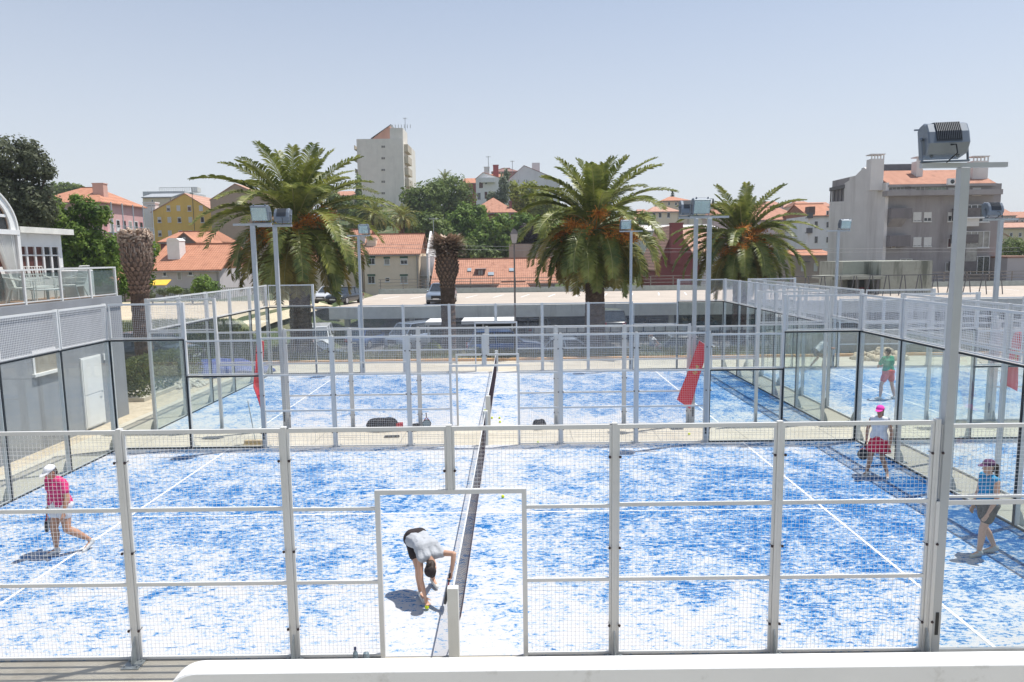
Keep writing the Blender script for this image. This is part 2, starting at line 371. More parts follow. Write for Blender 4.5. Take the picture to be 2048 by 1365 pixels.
def side_fence(xc, y, out, label, xmax=99, near=False):
    "long side of a court: mesh in the middle, stepped glass at the corners; out = -1 when the outside lies towards the camera"
    t = thing('court_fence', label, 'fence', (xc, y, 0), group='stepped mesh and glass fences along the long sides of the courts')
    q = 0.035; P = [-6.0, -4.07, -2.04, 2.04, 4.07, 6.0]
    for x in P:
        if xc+x < xmax: addpost(t, x, 3.04, out)
    for i in range(5):
        a, b_ = P[i]+q, P[i+1]-q
        if xc+b_ > xmax: continue
        if i == 2:
            gh = 2.19; gw = 0.885
            for s in (-1, 1):
                g0, g1 = (a, -gw-0.06) if s < 0 else (gw+0.06, b_); lo, hi = (a, -q) if s < 0 else (q, b_); Wd_ = g1-g0
                o = link('mesh_panel', wires(Wd_, gh-0.02), t, (g0, 0, 0.02)); xo = 0 if s < 0 else Wd_-0.028
                MB().box(xo, xo+0.028, -0.0175, 0.0175, 0, 3.0).box(0.0, Wd_, -0.0165, 0.0165, 0, 0.028).box(0, Wd_, -0.0165, 0.0165, 0.978, 1.02).box(0, Wd_, -0.0165, 0.0165, 1.94, 1.982).build('panel_frame', frame, o)
                o = link('mesh_panel', wires(hi-lo, 3.02-gh-0.02), t, (lo, 0, gh+0.02)); xo = hi-lo-0.028 if s < 0 else 0
                MB().box(0, hi-lo, -0.0165, 0.0165, 3.02-gh-0.072, 3.02-gh-0.02).box(xo, xo+0.028, -0.0175, 0.0175, 0.01, 3.02-gh-0.075).build('panel_frame', frame, o)
            MB().box(-gw-0.06, -gw+0.0, -0.03, 0.03, 0, gh-0.025).box(gw, gw+0.06, -0.03, 0.03, 0, gh-0.025).box(-gw-0.06, gw+0.06, -0.03, 0.03, gh-0.025, gh+0.03).build('gate_frame', frame, t)
            po = link('post', postdata(3.04-gh-0.03, True), t, (0, 0, gh+0.03)); link('clamp_knob', knobdata(), po, (0, 0, 0.25))
        else: addmesh(t, a, b_, 0.02, 3.02, (1.0, 1.98))
    for s in (-1, 1):
        e = 10.0; 
        if xc+s*8 > xmax: continue
        lo, hi = (-8, -6-q) if s < 0 else (6+q, 8)
        addglass(t, lo, hi, 0.01, 2.0, out); addmesh(t, lo+0.02, hi, 2.03, 2.97)
        addpost(t, s*8, 3.98, out, double=False, dx=0)
        lo, hi = (-e, -8) if s < 0 else (8, e)
        addglass(t, lo, hi, 0.01, 3.0, out); addmesh(t, lo+0.05, hi-0.02, 3.03, 3.97)
    return t
def end_wall(x, y0, out, label):
    "short side of a court: five glass panels with mesh above; built along local x, rotated to run along y"
    t = thing('court_end_wall', label, 'wall', (x, y0, 0), math.pi/2, group='glass end walls of the courts')
    for i in range(6):
        xx = [0.06, 2, 4, 6, 8, 9.94][i]; addpost(t, xx, 3.98, -out, double=False)
    for i in range(5):
        addglass(t, i*2.0+0.002, i*2.0+1.998, 0.01, 3.0, -out); addmesh(t, i*2+0.03, i*2+1.97, 3.03, 3.97, t=0.0024)
    return t
Y2 = 10+G
KN[0] = True
side_fence(0, 0, -1, 'nearest mesh fence, with the open gate in front of the bending player')
side_fence(0, 10, 1, 'far mesh fence of the nearest court, crossing the picture behind the four women')
side_fence(0, Y2, -1, 'mesh fence with bags at its foot, behind the far fence of the nearest court')
KN[0] = False
side_fence(0, Y2+10, 1, 'farthest mesh fence of the middle court, in front of the palms and the parking deck')
side_fence(21.1, 10, 1, 'far mesh fence of the right hand near court, right of the red banner', xmax=30)
side_fence(21.1, Y2, -1, 'mesh fence in front of the green shirted player on the right hand court', xmax=30)
side_fence(21.1, Y2+10, 1, 'farthest mesh fence of the right hand court behind the crouching player', xmax=30)
end_wall(-10, 0, -1, 'glass end wall in front of the grey building with the white door')
end_wall(10, 0, 1, 'glass end wall right behind the two women on the right')
end_wall(-10, Y2, -1, 'glass end wall of the far court beside the sandy path and the blue tarpaulin')
end_wall(10, Y2, 1, 'glass end wall on the right side of the middle far court')
end_wall(11.1, 0, -1, 'left glass end wall of the right hand near court, across the narrow path')
end_wall(11.1, Y2, -1, 'left glass end wall of the court with the green shirted player')
# ------------------------------------------------------------------ nets
netm = mat('net_cord', (0.035, 0.02, 0.03), 0.9); tapem = mat('net_tape', (0.8, 0.8, 0.8), 0.7, var=0.04)
postm = mat('net_post_paint', (0.66, 0.66, 0.62), 0.45, var=0.05)
def zt(y, L=10.0): return 0.92-0.04*math.sin(math.pi*y/L)
def zb(y, L=10.0):
    d = min(y, L-y); return 0.04+0.34*max(0, 1-d/1.1)**1.5
nb = MB(); n = 170; t = 0.0012
for i in range(n+1):
    y = 0.06+9.88*i/n; nb.bar((0, y, zb(y)), (0.0, y, zt(y)-0.03), 2*t)
rows = 15
for j in range(rows):
    for i in range(24):
        ya, yb = 0.06+9.88*i/24, 0.06+9.88*(i+1)/24
        f = j/(rows-1); nb.bar((0.003, ya, zb(ya)*(1-f)+(zt(ya)-0.04)*f), (0.003, yb, zb(yb)*(1-f)+(zt(yb)-0.04)*f), 2*t)
netme = nb.mesh('net_mesh', netm)
tb = MB(); cb = MB(); cs = MB()
for i in range(24):
    ya, yb = 0.06+9.88*i/24, 0.06+9.88*(i+1)/24
    tb.bar((0, ya, zt(ya)-0.02), (0, yb, zt(yb)-0.02), 0.010, 0.045)
    cb.bar((0.01, ya, zb(ya)), (0.01, yb, zb(yb)), 0.014)
    cs.bar((0.012, ya, zb(ya)+0.10), (0.012, yb, zb(yb)+0.10), 0.008)
cb.bar((0.005, 0.06, zb(0.06)), (0.0, 0.05, 0.02), 0.01)
tapeme, cordme = tb.mesh('net_tape', tapem), cb.mesh('bottom_cord', netm)
def net(x, y, label):
    t = thing('padel_net', label, 'net', (x, y, 0), group='nets across the courts')
    link('net_mesh', netme, t); link('net_tape', tapeme, t); link('bottom_cord', cordme, t)
    for yy in (-0.02, 10.02):
        MB().bevbox(-0.07, 0.07, yy-0.05, yy+0.05, 0.0, 0.95, 0.006).build('net_post', postm, t)
net(0, 0, 'black padel net with a white tape in the nearest court, beside the bending player')
net(0, Y2, 'black padel net in the middle far court, beyond the first net')
net(21.1, Y2, 'padel net in the far court on the right, behind the near lamp post')
# ------------------------------------------------------------------ floodlights
lampgrey = mat('floodlight_grey', (0.17, 0.20, 0.24), 0.4, metal=0.3, var=0.06); lampdark = mat('floodlight_fins', (0.075, 0.085, 0.10), 0.45, metal=0.3)
reflm = mat('reflector', (0.74, 0.78, 0.77), 0.4, metal=0.0, var=0.15, scale=12)
lglass = glassmat('lamp_glass', (0.93, 0.97, 0.96), 1.5, 0.25, (0.7, 0.8, 0.8))
def flood(x, y, face, side, label, h=6.0, foot=0.0, yaw=0.0, tilt=0.0):
    "face +1: shines away from the camera, -1: towards it; side: which end of the cross arm carries the lamp"
    t = thing('floodlight_post', label, 'floodlight', (x, y, 0), group='floodlight posts beside the courts')
    pm_ = mat('lamp_post_paint', (0.46, 0.48, 0.49), 0.4, var=0.05, dirt=(0.38, 0.39, 0.39), dscale=1.2)
    MB().bevbox(-0.053, 0.053, -0.053, 0.053, 0, h-0.03, 0.004).build('post', pm_, t)
    MB().box(-0.5, 0.5, -0.03, 0.03, h-0.03, h+0.025).build('cross_arm', pm_, t)
    MB().box(-0.02, 0.02, -0.060, -0.055, 0.25, 0.55).build('cover_plate', black, t)
    e = bpy.data.objects.new('lamp_head', None)
    # housing profile in (depth, height): glass side towards +depth and slightly down
    prof = [(0.16, -0.19), (0.17, 0.17), (0.10, 0.20), (0.0, 0.195), (-0.09, 0.15), (-0.135, 0.04), (-0.15, -0.10), (-0.06, -0.20)]
    hb = MB()
    def ring(xx, k): return [(xx, p[0]*k+0.02*(1-k), p[1]*k) for p in prof]
    hb.loft([ring(-0.22, 0.93), ring(-0.205, 1.0), ring(0.205, 1.0), ring(0.22, 0.93)])
    tl = tilt + 0.0
    hd = hb.build('lamp_head', lampgrey, t, loc=(side*0.25, 0, h+0.30))
    hd.rotation_euler = (-R(13), 0, (0 if face > 0 else math.pi)+yaw)
    MB().box(-0.19, 0.19, 0.165, 0.172, -0.165, 0.145).build('reflector', reflm, hd)
    MB().box(-0.205, 0.205, 0.178, 0.184, -0.18, 0.16).build('lamp_glass', lglass, hd)
    fb = MB()
    for i in range(14):
        xx = -0.125+i*0.25/13
        fb.prism([(-0.03, 0.19), (-0.105, 0.163), (-0.155, 0.04), (-0.165, -0.06), (-0.13, -0.06), (-0.05, 0.10)], 'x', xx-0.004, xx+0.004)
    fb.build('cooling_fins', lampdark, hd)
    rb = MB(); rb.prism([(0.0, 0.198), (-0.092, 0.154), (-0.138, 0.04), (-0.153, -0.08), (-0.12, -0.08), (-0.05, 0.10)], 'x', -0.135, 0.135); rb.build('fin_recess', lampdark, hd)
    bb = MB(); bb.box(-0.26, 0.26, -0.02, 0.02, -0.275, -0.262)
    for s in (-1, 1): bb.bar((s*0.245, 0, -0.27), (s*0.245, 0, 0.0), 0.01, 0.04); bb.ball((s*0.245, 0, 0.0), 0.025, 8, 5)
    bb.box(-0.25, 0.22, 0.17, 0.185, 0.185, 0.2)
    for s in (-0.16, 0.14): bb.ball((s, 0.10, 0.215), 0.022, 8, 5)
    for s in (-0.14, 0.14): bb.ball((s, 0.0, -0.205), 0.02, 8, 5)
    bb.build('bracket', lampgrey, hd)
    MB().tube([(0.02, -0.13, -0.12), (0.05, -0.19, -0.14), (0.06, -0.19, -0.24), (0.0, -0.05, -0.30)], 0.008, 6).build('cable', black, hd)
    return t
flood(6.12, -0.0, 1, -1, 'tall floodlight post in the right foreground, seen from the back of its lamp', h=6.08, yaw=R(-10))
flood(-6.0, 10.02, -1, 1, 'floodlight post with its glass facing us, left one of the pair before the left palm')
flood(-6.1, Y2-0.02, 1, 1, 'floodlight post seen from behind, right one of the pair before the left palm', h=6.05)
flood(5.95, 10.02, -1, -1, 'floodlight post with a large glass facing us, right one above the leaning red banner', h=6.03)
flood(6.12, Y2-0.02, 1, -1, 'floodlight post seen from behind, left one above the leaning red banner', h=6.12)
flood(-5.9, 22.08, -1, 1, 'distant floodlight post in front of the cream house with green shutters', h=6.05)
flood(5.93, 22.08, -1, -1, 'distant floodlight post in front of the right edge of the middle palm', h=6.08)
flood(14.95, Y2, 1, -1, 'floodlight post seen from behind in front of the grey apartment block corner', h=5.95)
flood(14.9, 22.08, -1, 1, 'distant floodlight post in front of the blank side wall of the apartment block', h=5.98)
# ------------------------------------------------------------------ grey club building with its terrace on the left
render_grey = mat('grey_render_wall', (0.27, 0.28, 0.30), 0.85, var=0.07, scale=1.2, bump=0.15, bscale=25, dirt=(0.21, 0.215, 0.23), dscale=0.9, dlim=(0.5, 0.75), streak=True)
white = mat('white_paint', (0.74, 0.74, 0.73), 0.6, var=0.04, dirt=(0.6, 0.58, 0.52), dscale=1.5, dlim=(0.6, 0.8), streak=True)
deckwood = mat('terrace_boards', (0.36, 0.20, 0.11), 0.7, var=0.15, scale=4)
darkwin = mat('dark_window', (0.02, 0.024, 0.028), 0.12, spec=0.8, var=0.3)
brownwin = mat('brown_blind', (0.10, 0.035, 0.028), 0.6, var=0.25, scale=5)
t = thing('club_building', 'grey rendered club building with a flat terrace and a white side door', 'building', (-12.15, 0, 0))
b = MB(); b.box(-18, 0.0, -22, 14.45, -0.2, 3.62); b.build('wall', render_grey, t)
MB().box(-18, 0.04, -22, 14.5, 3.62, 3.97).build('parapet', render_grey, t)
MB().box(-17.9, -0.3, -21.9, 14.2, 3.972, 3.985).build('terrace_floor', deckwood, t)
d = MB().box(0.0, 0.045, 12.05, 13.05, 0.06, 2.22).build('door', white, t); 
MB().box(0.045, 0.06, 12.09, 13.01, 0.10, 1.06).box(0.045, 0.06, 12.09, 13.01, 1.10, 2.18).build('door_leaf', white, d)
MB().tube([(0.06, 12.95, 1.08), (0.12, 12.95, 1.08), (0.12, 12.85, 1.08)], 0.012, 6).build('handle', galv, d)
MB().box(0.0, 0.04, 13.22, 13.34, 2.0, 2.2).build('meter_box', white, t)
wn = MB().box(0.0, 0.09, 10.0, 11.15, 2.02, 2.10).box(0, 0.03, 11.02, 11.1, 2.10, 2.72).box(0, 0.03, 10.05, 10.12, 2.10, 2.72).box(0, 0.03, 10.12, 11.02, 2.66, 2.72).build('window', white, t)
MB().box(0.0, 0.012, 10.12, 11.02, 2.10, 2.66).build('pane', mat('pane_beige', (0.34, 0.31, 0.26), 0.3), wn)
for y in (-6.0, -3.0, 0.0): pass
# terrace railing
rl = thing('terrace_railing', 'glass and white post railing along the edge of the grey terrace', 'railing', (-12.2, 0, 3.97))
RY = [-4.0, -2.2, -0.4, 1.4, 3.2, 5.0, 6.8, 8.45, 10.1, 11.6, 13.0, 14.35]
lg = glassmat('railing_glass', (0.80, 0.84, 0.84), 1.45, 0.07)
for i, y in enumerate(RY):
    MB().box(-0.03, 0.03, y-0.03, y+0.03, 0, 0.90).build('railing_post', frame, rl)
    if i: MB().box(-0.006, 0.006, RY[i-1]+0.06, y-0.06, 0.10, 0.84).build('glass_panel', lg, rl)
MB().box(-0.035, 0.035, RY[0], RY[-1]+0.03, 0.90, 0.945).build('top_rail', frame, rl)
MB().box(-0.02, 0.02, RY[0], RY[-1], 0.05, 0.08).build('bottom_rail', frame, rl)
rl2 = thing('terrace_railing', 'short glass railing turning the far corner of the grey terrace', 'railing', (-12.2, 14.35, 3.97))
for x in (-2.6, -5.0): MB().box(x-0.03, x+0.03, -0.03, 0.03, 0, 0.9).build('railing_post', frame, rl2)
MB().box(-5, -0.04, -0.035, 0.035, 0.9, 0.945).build('top_rail', frame, rl2)
MB().box(-4.94, -2.66, -0.006, 0.006, 0.1, 0.84).build('glass_panel', lg, rl2); MB().box(-2.54, -0.06, -0.006, 0.006, 0.1, 0.84).build('glass_panel', lg, rl2)
# white lounge on the terrace
p = thing('terrace_pavilion', 'low white pavilion with a flat overhanging roof and brown blinds on the terrace', 'pavilion', (-13.9, 12.35, 3.985))
b = MB(); b.box(-4, 0, 0, 2.08, 0, 0.62); b.box(-4, 0, 0, 2.08, 1.62, 1.98); b.box(-0.14, 0, 1.9, 2.08, 0.62, 1.62); b.box(-4, -0.14, 1.94, 2.08, 0.62, 1.62); b.build('wall', white, p)
MB().box(-4.3, 0.25, -0.12, 2.38, 1.983, 2.16).build('roof', mat('stained_white_edge', (0.72, 0.70, 0.64), 0.7, dirt=(0.45, 0.34, 0.22), dscale=3, dlim=(0.6, 0.78)), p)
YS = [0.05, 0.42, 0.79, 1.16, 1.53, 1.9]
for i in range(5):
    a, c = YS[i], YS[i+1]; z0 = 0.62
    f = MB().box(-0.06, 0.014, a, a+0.04, z0, 1.62).box(-0.06, 0.014, c-0.04, c, z0, 1.62).box(-0.06, 0.014, a+0.04, c-0.04, 1.30, 1.34).box(-0.06, 0.014, a+0.04, c-0.04, 1.58, 1.62).box(-0.06, 0.014, a+0.04, c-0.04, z0, z0+.04).build('window', white, p)
    MB().box(-0.05, -0.03, a+0.04, c-0.04, z0+.04, 1.58).build('pane', brownwin if i < 3 else darkwin, f)
fab = mat('white_fabric', (0.76, 0.76, 0.74), 0.9, var=0.05)
p = thing('arched_tent', 'white arched canopy with a drawn curtain at the left edge of the terrace', 'canopy', (-13.75, 10.2, 3.985))
R2, Z2 = 1.95, 2.05
arc = [(-R2*math.cos(a), Z2+0.72*R2*math.sin(a)) for a in [math.pi*k/24 for k in range(25)]]; arc2 = [(y*0.975, Z2+(z-Z2)*0.975) for y, z in arc[::-1]]
MB().loft([[(xx, y, z) for y, z in arc+arc2] for xx in (-4.0, 0.12)]).build('canopy', fab, p)
arc3 = [(y*0.86, Z2+(z-Z2)*0.86) for y, z in arc[::-1]]
MB().loft([[(xx, y, z) for y, z in [(q[0]*.974, Z2+(q[1]-Z2)*.974) for q in arc]+arc3] for xx in (0.02, 0.08)]).build('gable_band', fab, p)
gl_ = MB().loft([[(xx, y, z) for y, z in [(q[0]*.85, Z2+(q[1]-Z2)*.85) for q in arc]] for xx in (-0.02, 0.0)]).build('fanlight', darkwin, p)
MB().box(0.001, 0.05, -R2*.8, R2*.8, Z2+0.35, Z2+0.43).box(0.001, 0.05, 1.15, 1.22, Z2, Z2+0.8).box(0.001, 0.05, 0.3, 0.37, Z2, Z2+1.1).build('glazing_bars', white, gl_)
MB().box(-0.05, 0.14, -R2, R2, Z2-0.14, Z2-0.001).build('beam', white, p)
for yy in (-R2+0.05, R2-0.05): MB().box(0.02, 0.13, yy-0.06, yy+0.06, 0, Z2-0.143).build('canopy_post', white, p)
b = MB(); n = 44
for i in range(n):
    y0, y1 = 0.95+0.95*i/n, 0.95+0.95*(i+1)/n; f0, f1 = 0.05*math.sin(i*1.5), 0.05*math.sin((i+1)*1.5); g = lambda y: 1.9-(1.9-y)*0.55
    b.loft([[(f0, y0, Z2-0.15), (f0, g(y0), 0.9), (f0, g(y0)-.05, 0.02), (f0+.02, g(y0)-.05, 0.02), (f0+.02, g(y0), 0.9), (f0+.02, y0, Z2-0.15)], [(f1, y1, Z2-0.15), (f1, g(y1), 0.9), (f1, g(y1)-.05, 0.02), (f1+.02, g(y1)-.05, 0.02), (f1+.02, g(y1), 0.9), (f1+.02, y1, Z2-0.15)]], cap=False)
b.build('curtain', fab, p); MB().box(-0.5, -0.45, -1.9, 1.9, 0.0, Z2-0.15).build('inner_wall', brownwin, p)
# wicker armchairs
wick = mat('white_wicker', (0.72, 0.71, 0.67), 0.7, var=0.06)
cush = mat('striped_cushion', (0.62, 0.60, 0.55), 0.9, var=0.3, scale=14)
def armchair(x, y, rz, label, cushion):
    t = thing('armchair', label, 'chair', (x, y, 3.985), rz, 'white open armchairs on the terrace')
    b = MB(); b.box(-0.3, 0.3, -0.28, 0.28, 0.36, 0.41); b.build('seat', wick, t)
    b = MB(); n = 11
    for i in range(n):
        s = -0.3+0.6*i/(n-1); b.tube([(s, -0.27, 0.40), (s*1.12, -0.36, 0.70), (s*1.18, -0.44, 0.98)], 0.010, 5)
    for z, yy, k in ((0.5, -0.30, 1.04), (0.62, -0.335, 1.09), (0.75, -0.37, 1.13), (0.88, -0.41, 1.16), (0.98, -0.44, 1.18)): b.tube([(-0.3*k, yy, z), (0.3*k, yy, z)], 0.012, 5)
    b.build('backrest', wick, t)
    for s in (-1, 1):
        MB().tube([(s*0.34, -0.38, 0.72), (s*0.37, 0.0, 0.62), (s*0.35, 0.3, 0.60), (s*0.33, 0.3, 0.0)], 0.018, 6).build('armrest', wick, t)
        MB().tube([(s*0.28, -0.25, 0.38), (s*0.31, -0.36, 0.0)], 0.016, 6).build('leg', wick, t)
    if cushion: MB().loft([[(-0.26, -0.28, 0.42), (0.26, -0.28, 0.42), (0.26, -0.14, 0.42), (-0.26, -0.14, 0.42)], [(-0.28, -0.36, 0.8), (0.28, -0.36, 0.8), (0.27, -0.24, 0.8), (-0.27, -0.24, 0.8)]]).build('cushion', cush, t)
armchair(-12.9, 11.0, R(-60), 'white armchair with a striped cushion behind the terrace railing', True)
armchair(-13.25, 12.2, R(-120), 'white open mesh armchair with a high back near the pavilion window', False)
armchair(-12.75, 12.9, R(100), 'low white armchair turned towards the pavilion wall', False)
t = thing('lounge_table', 'low round white table beside the railing on the terrace', 'table', (-12.8, 11.9, 3.985)); MB().tube([(0, 0, 0.30), (0, 0, 0.33)], 0.42, 20).build('table_top', white, t); MB().tube([(0, 0, 0), (0, 0, 0.3)], 0.04, 8).build('leg', white, t)
tag(MB().bevbox(-0.35, 0.35, -0.28, 0.28, 0, 0.85, 0.02).box(-0.05, 0.05, -0.30, -0.28, 0.4, 0.6).build('cabinet', white, loc=(-12.95, 13.6, 3.985)), 'small white cabinet in the far corner of the terrace', 'cabinet')
# ------------------------------------------------------------------ town buildings
def wallm(name, col, dirt=None, **k): return mat('wall_'+name, col, 0.9, var=0.06, scale=0.6, dirt=dirt or tuple(c*0.82 for c in col), dscale=0.5, dlim=(0.5, 0.75), streak=True, **k)
tileR = tilemat('clay_tiles', (0.50, 0.245, 0.16)); tileP = tilemat('pink_clay_tiles', (0.54, 0.31, 0.225)); tileO = tilemat('orange_tiles', (0.54, 0.245, 0.145))
shutter = mat('white_shutter', (0.66, 0.65, 0.62), 0.7, var=0.05); greensh = mat('green_shutter', (0.03, 0.10, 0.06), 0.6)
curtainm = mat('curtained_pane', (0.30, 0.29, 0.26), 0.35, var=0.3, scale=2)
GRP = None
class House:
    def __init__(s, name, label, cat, u0, u1, vt, vb, Y, depth, wall, group=None, gable=None, base=None):
        s.Y = Y; um = (u0+u1)/2
        a = at(u0, (vt+vb)/2, Y); c = at(u1, (vt+vb)/2, Y); s.x0, s.x1 = a.x, c.x; s.w = s.x1-s.x0; s.zt = at(um, vt, Y).z
        zb = at(um, vb, Y).z if base is None else base; zb = min(zb, min(terr(s.x0, Y), terr(s.x1, Y), terr(s.x0, Y+depth), terr(s.x1, Y+depth)))-0.4
        s.cx = (s.x0+s.x1)/2; s.zb = zb; s.depth = depth; s.h = s.zt-zb
        s.t = thing(name, label, cat, (s.cx, Y, zb), group=group)
        w = s.w/2
        if gable is None: MB().box(-w, w, 0, depth, 0, s.h).build('wall', wall, s.t)
        else:   # gable end towards the camera; gable = (u_peak, v_peak)
            g = at(gable[0], gable[1], Y); s.gx = g.x-s.cx; s.gz = g.z-zb
            MB().prism([(-w, 0), (w, 0), (w, s.h), (s.gx, s.gz), (-w, s.h)], 'y', 0, depth).build('wall', wall, s.t)
        s.k = 1.0/(FPX/(Y-CY))   # metres per photo pixel
    def P(s, u, v, dy=0): p = at(u, v, s.Y+dy); return Vector((p.x-s.cx, dy, p.z-s.zb))
    def roof_x(s, vr, tile, over=0.35, hip=0.0, hl=None, hr=None):
        "ridge parallel to the picture; front slope faces us"
        zr = at((0), vr, s.Y+s.depth/2); zr = at(1024, vr+(s.cx*0), s.Y+s.depth/2).z
        um = 1024+(s.cx-CX)/s.k; zr = at(um, vr, s.Y+s.depth/2).z-s.zb
        w = s.w/2+over; h = s.h; hl = hip if hl is None else hl; hr = hip if hr is None else hr; d = s.depth
        e = h-over*(zr-h)/(d/2)
        A = [(-w, -over, e), (w, -over, e), (w-hr, d/2, zr), (-w+hl, d/2, zr), (-w, d+over, e), (w, d+over, e)]
        th = 0.14
        o = []
        for q, ua, va in (([A[0], A[1], A[2], A[3]], (1,0,0), (0,0.8,0.6)), ([A[5], A[4], A[3], A[2]], (1,0,0), (0,0.8,0.6)), ([A[4], A[0], A[3]], (0,1,0), (0.8,0,0.6)), ([A[1], A[5], A[2]], (0,1,0), (0.8,0,0.6))):
            if len(q) == 3 and ((q[0][0] < 0 and hl <= 0) or (q[0][0] > 0 and hr <= 0)): continue
            b = MB(); b.loft([[Vector(x)+Vector((0,0,th)) for x in q], [Vector(x) for x in q]]); me = b.mesh('roof', tile); uvslope(me, ua, va); o.append(link('roof', me, s.t))
        if hl <= 0 or hr <= 0:
            for sx, hh in ((-1, hl), (1, hr)):
                if hh <= 0:
                    x = sx*(s.w/2-0.01); MB().prism([(-0.0, h-0.001), (d, h-0.001), (d/2, zr)], 'x', x-0.12*(sx > 0), x+0.12*(sx < 0)).build('gable', s.t.children[0].data.materials[0] if s.t.children else white, s.t)
        gm = mat('gutter_grey', (0.30, 0.28, 0.27), 0.6); MB().box(-s.w/2-0.1, s.w/2+0.1, -over-0.10, -over+0.0, e-0.10, e+0.02).build('gutter', gm, s.t); MB().box(s.w/2-0.25, s.w/2-0.15, -0.10, -0.003, 0, e-0.1).build('downpipe', gm, s.t)
        if s.Y < 130: MB().box(-w+hl, w-hr, d/2-0.13, d/2+0.13, zr+0.08, zr+0.24).build('ridge', tile, s.t)
        s.zr = zr; return o
    def roof_y(s, tile, over=0.3):
        "ridge running away from us over a gable front"
        w = s.w/2; out = []
        for sx in (-1, 1):
            ex = sx*(w+over); dz = (s.gz-s.h)/(abs(sx*w-s.gx))*over
            q = [(ex, -over, s.h-dz), (s.gx, -over, s.gz), (s.gx, s.depth+over, s.gz), (ex, s.depth+over, s.h-dz)]
            b = MB(); b.loft([[Vector(x)+Vector((0,0,0.14)) for x in q], [Vector(x)+Vector((0,0,0.003)) for x in q]]); me = b.mesh('roof', tile); uvslope(me, (0,1,0), (0.8,0,0.6)); out.append(link('roof', me, s.t))
        return out
    def flat(s, m, over=0.15, th=0.25): MB().box(-s.w/2-over, s.w/2+over, -over, s.depth+over, s.h, s.h+th).build('roof', m, s.t)
    def win(s, u, v, w, h, pane=None, frame_=None, shut=0.0, name='window', deep=0.0, sill=True, lintel=None):
        "w, h in photo pixels"
        p = s.P(u, v, -deep); k = s.k; W, H = w*k/2, h*k/2; f = frame_ or white; t = max(0.05, 0.06*W*2)
        b = MB(); b.box(-W, -W+t, -0.07, 0.02, -H, H).box(W-t, W, -0.07, 0.02, -H, H).box(-W+t, W-t, -0.07, 0.02, -H, -H+t).box(-W+t, W-t, -0.07, 0.02, H-t, H)
        if w*k > 0.8: b.box(-t*0.35, t*0.35, -0.06, 0.02, -H+t, H-t)
        if sill: b.box(-W-0.08, W+0.08, -0.12, 0.02, -H-0.09, -H)
        o = b.build(name, f, s.t, loc=(p.x, -deep, p.z))
        MB().box(-W+t, W-t, -0.02, 0.01, -H+t, H-t).build('pane', pane or darkwin, o)
        if shut > 0: MB().box(-W+t, W-t, -0.045, -0.022, H-t-(2*H-2*t)*shut, H-t).build('shutter', shutter, o)
        if lintel: MB().box(-W-0.05, W+0.05, -0.09, 0.0, H+0.002, H+0.22).build('shutter_box', lintel, o)
        return o
    def chimney(s, u0, u1, v0, v1, m, dy=1.0, cap=True, dd=None):
        a = s.P(u0, v0, dy); c = s.P(u1, v1, dy); d = dd or (c.x-a.x)
        b = MB().box(a.x, c.x, dy, dy+d, c.z-0.5, a.z)
        o = b.build('chimney', m, s.t)
        if cap: MB().box(a.x-0.07, c.x+0.07, dy-0.07, dy+d+0.07, a.z+0.003, a.z+0.12).build('chimney_cap', m, o)
        return o
def antenna(u, v0, v1, Y, label, name='tv_antenna'):
    p = at(u, v1, Y); q = at(u, v0, Y); h = q.z-p.z
    t = thing(name, label, 'antenna', p)
    MB().tube([(0, 0, -0.3), (0, 0, h)], 0.025+0.0003*Y, 5).build('mast', galv, t)
    b = MB(); r = 0.012+0.00015*Y; b.tube([(-0.5, 0, h-0.15), (0.6, 0, h-0.1)], r, 4)
    for i in range(6): b.tube([(-0.45+i*0.19, -0.3+i*0.02, h-0.14), (-0.45+i*0.19, 0.3-i*0.02, h-0.14)], r*0.8, 4); b.tube([(-0.45+i*0.19, 0, h-0.3+i*0.02), (-0.45+i*0.19, 0, h+0.02-i*0.02)], r*0.8, 4)
    b.build('aerial', galv, t)
G1 = 'houses on the left beyond the palms'; G2 = 'houses climbing the hill in the middle'; G3 = 'houses on the right hand hillside'
# pink house
pinkw = wallm('pink', (0.675, 0.405, 0.392)); pinkd = wallm('rose', (0.567, 0.270, 0.270))
H = House('pink_house', 'long pink house with an orange hipped roof, tall chimney and metal gallery', 'house', 70, 205, 404, 520, 100, 12.5, pinkw, G1)
H.roof_x(378, tileO, 0.5, hip=4.5)
H.chimney(184, 208, 368, 396, wallm('salmon', (0.70, 0.43, 0.35)), dy=3.0, dd=1.2)
for u in (90, 110, 130, 152, 172, 192): H.win(u, 425, 9, 14, darkwin); H.win(u, 460, 9, 14, darkwin)
gg = mat('gallery_grey', (0.50, 0.54, 0.57), 0.6); gr_ = mat('gallery_rail', (0.42, 0.48, 0.52), 0.5); X_ = H.w/2
for zf in (0.66, 0.36):
    z = H.h*zf; gl = MB().box(X_+0.002, X_+1.7, 0, 12.4, z-0.12, z).build('gallery', gg, H.t)
    b = MB()
    for kk in range(30): y = 12.4*kk/29; b.box(X_+1.64, X_+1.68, y, y+0.03, z, z+1.0)
    b.box(X_+1.62, X_+1.7, 0, 12.4, z+1.0, z+1.06); b.build('balustrade', gr_, gl)
for y in (0.05, 3.1, 6.2, 9.3, 12.3): MB().box(X_+1.55, X_+1.68, y-0.06, y+0.06, 0, H.h-0.1).build('gallery_post', gr_, H.t)
for zf, hh in ((0.66, 2.1), (0.36, 2.1)):
    for i, y in enumerate((0.9, 2.6, 4.4, 6.2, 8.0, 9.8, 11.4)):
        z = H.h*zf; o = MB().box(X_, X_+0.05, y-0.5, y+0.5, z+0.02, z+hh).build('door' if i % 2 else 'window', white if i % 3 else pinkd, H.t); MB().box(X_+0.05, X_+0.07, y-0.38, y+0.38, z+(0.1 if i % 2 else 0.9), z+hh-0.12).build('pane', darkwin if i % 3 != 1 else curtainm, o)
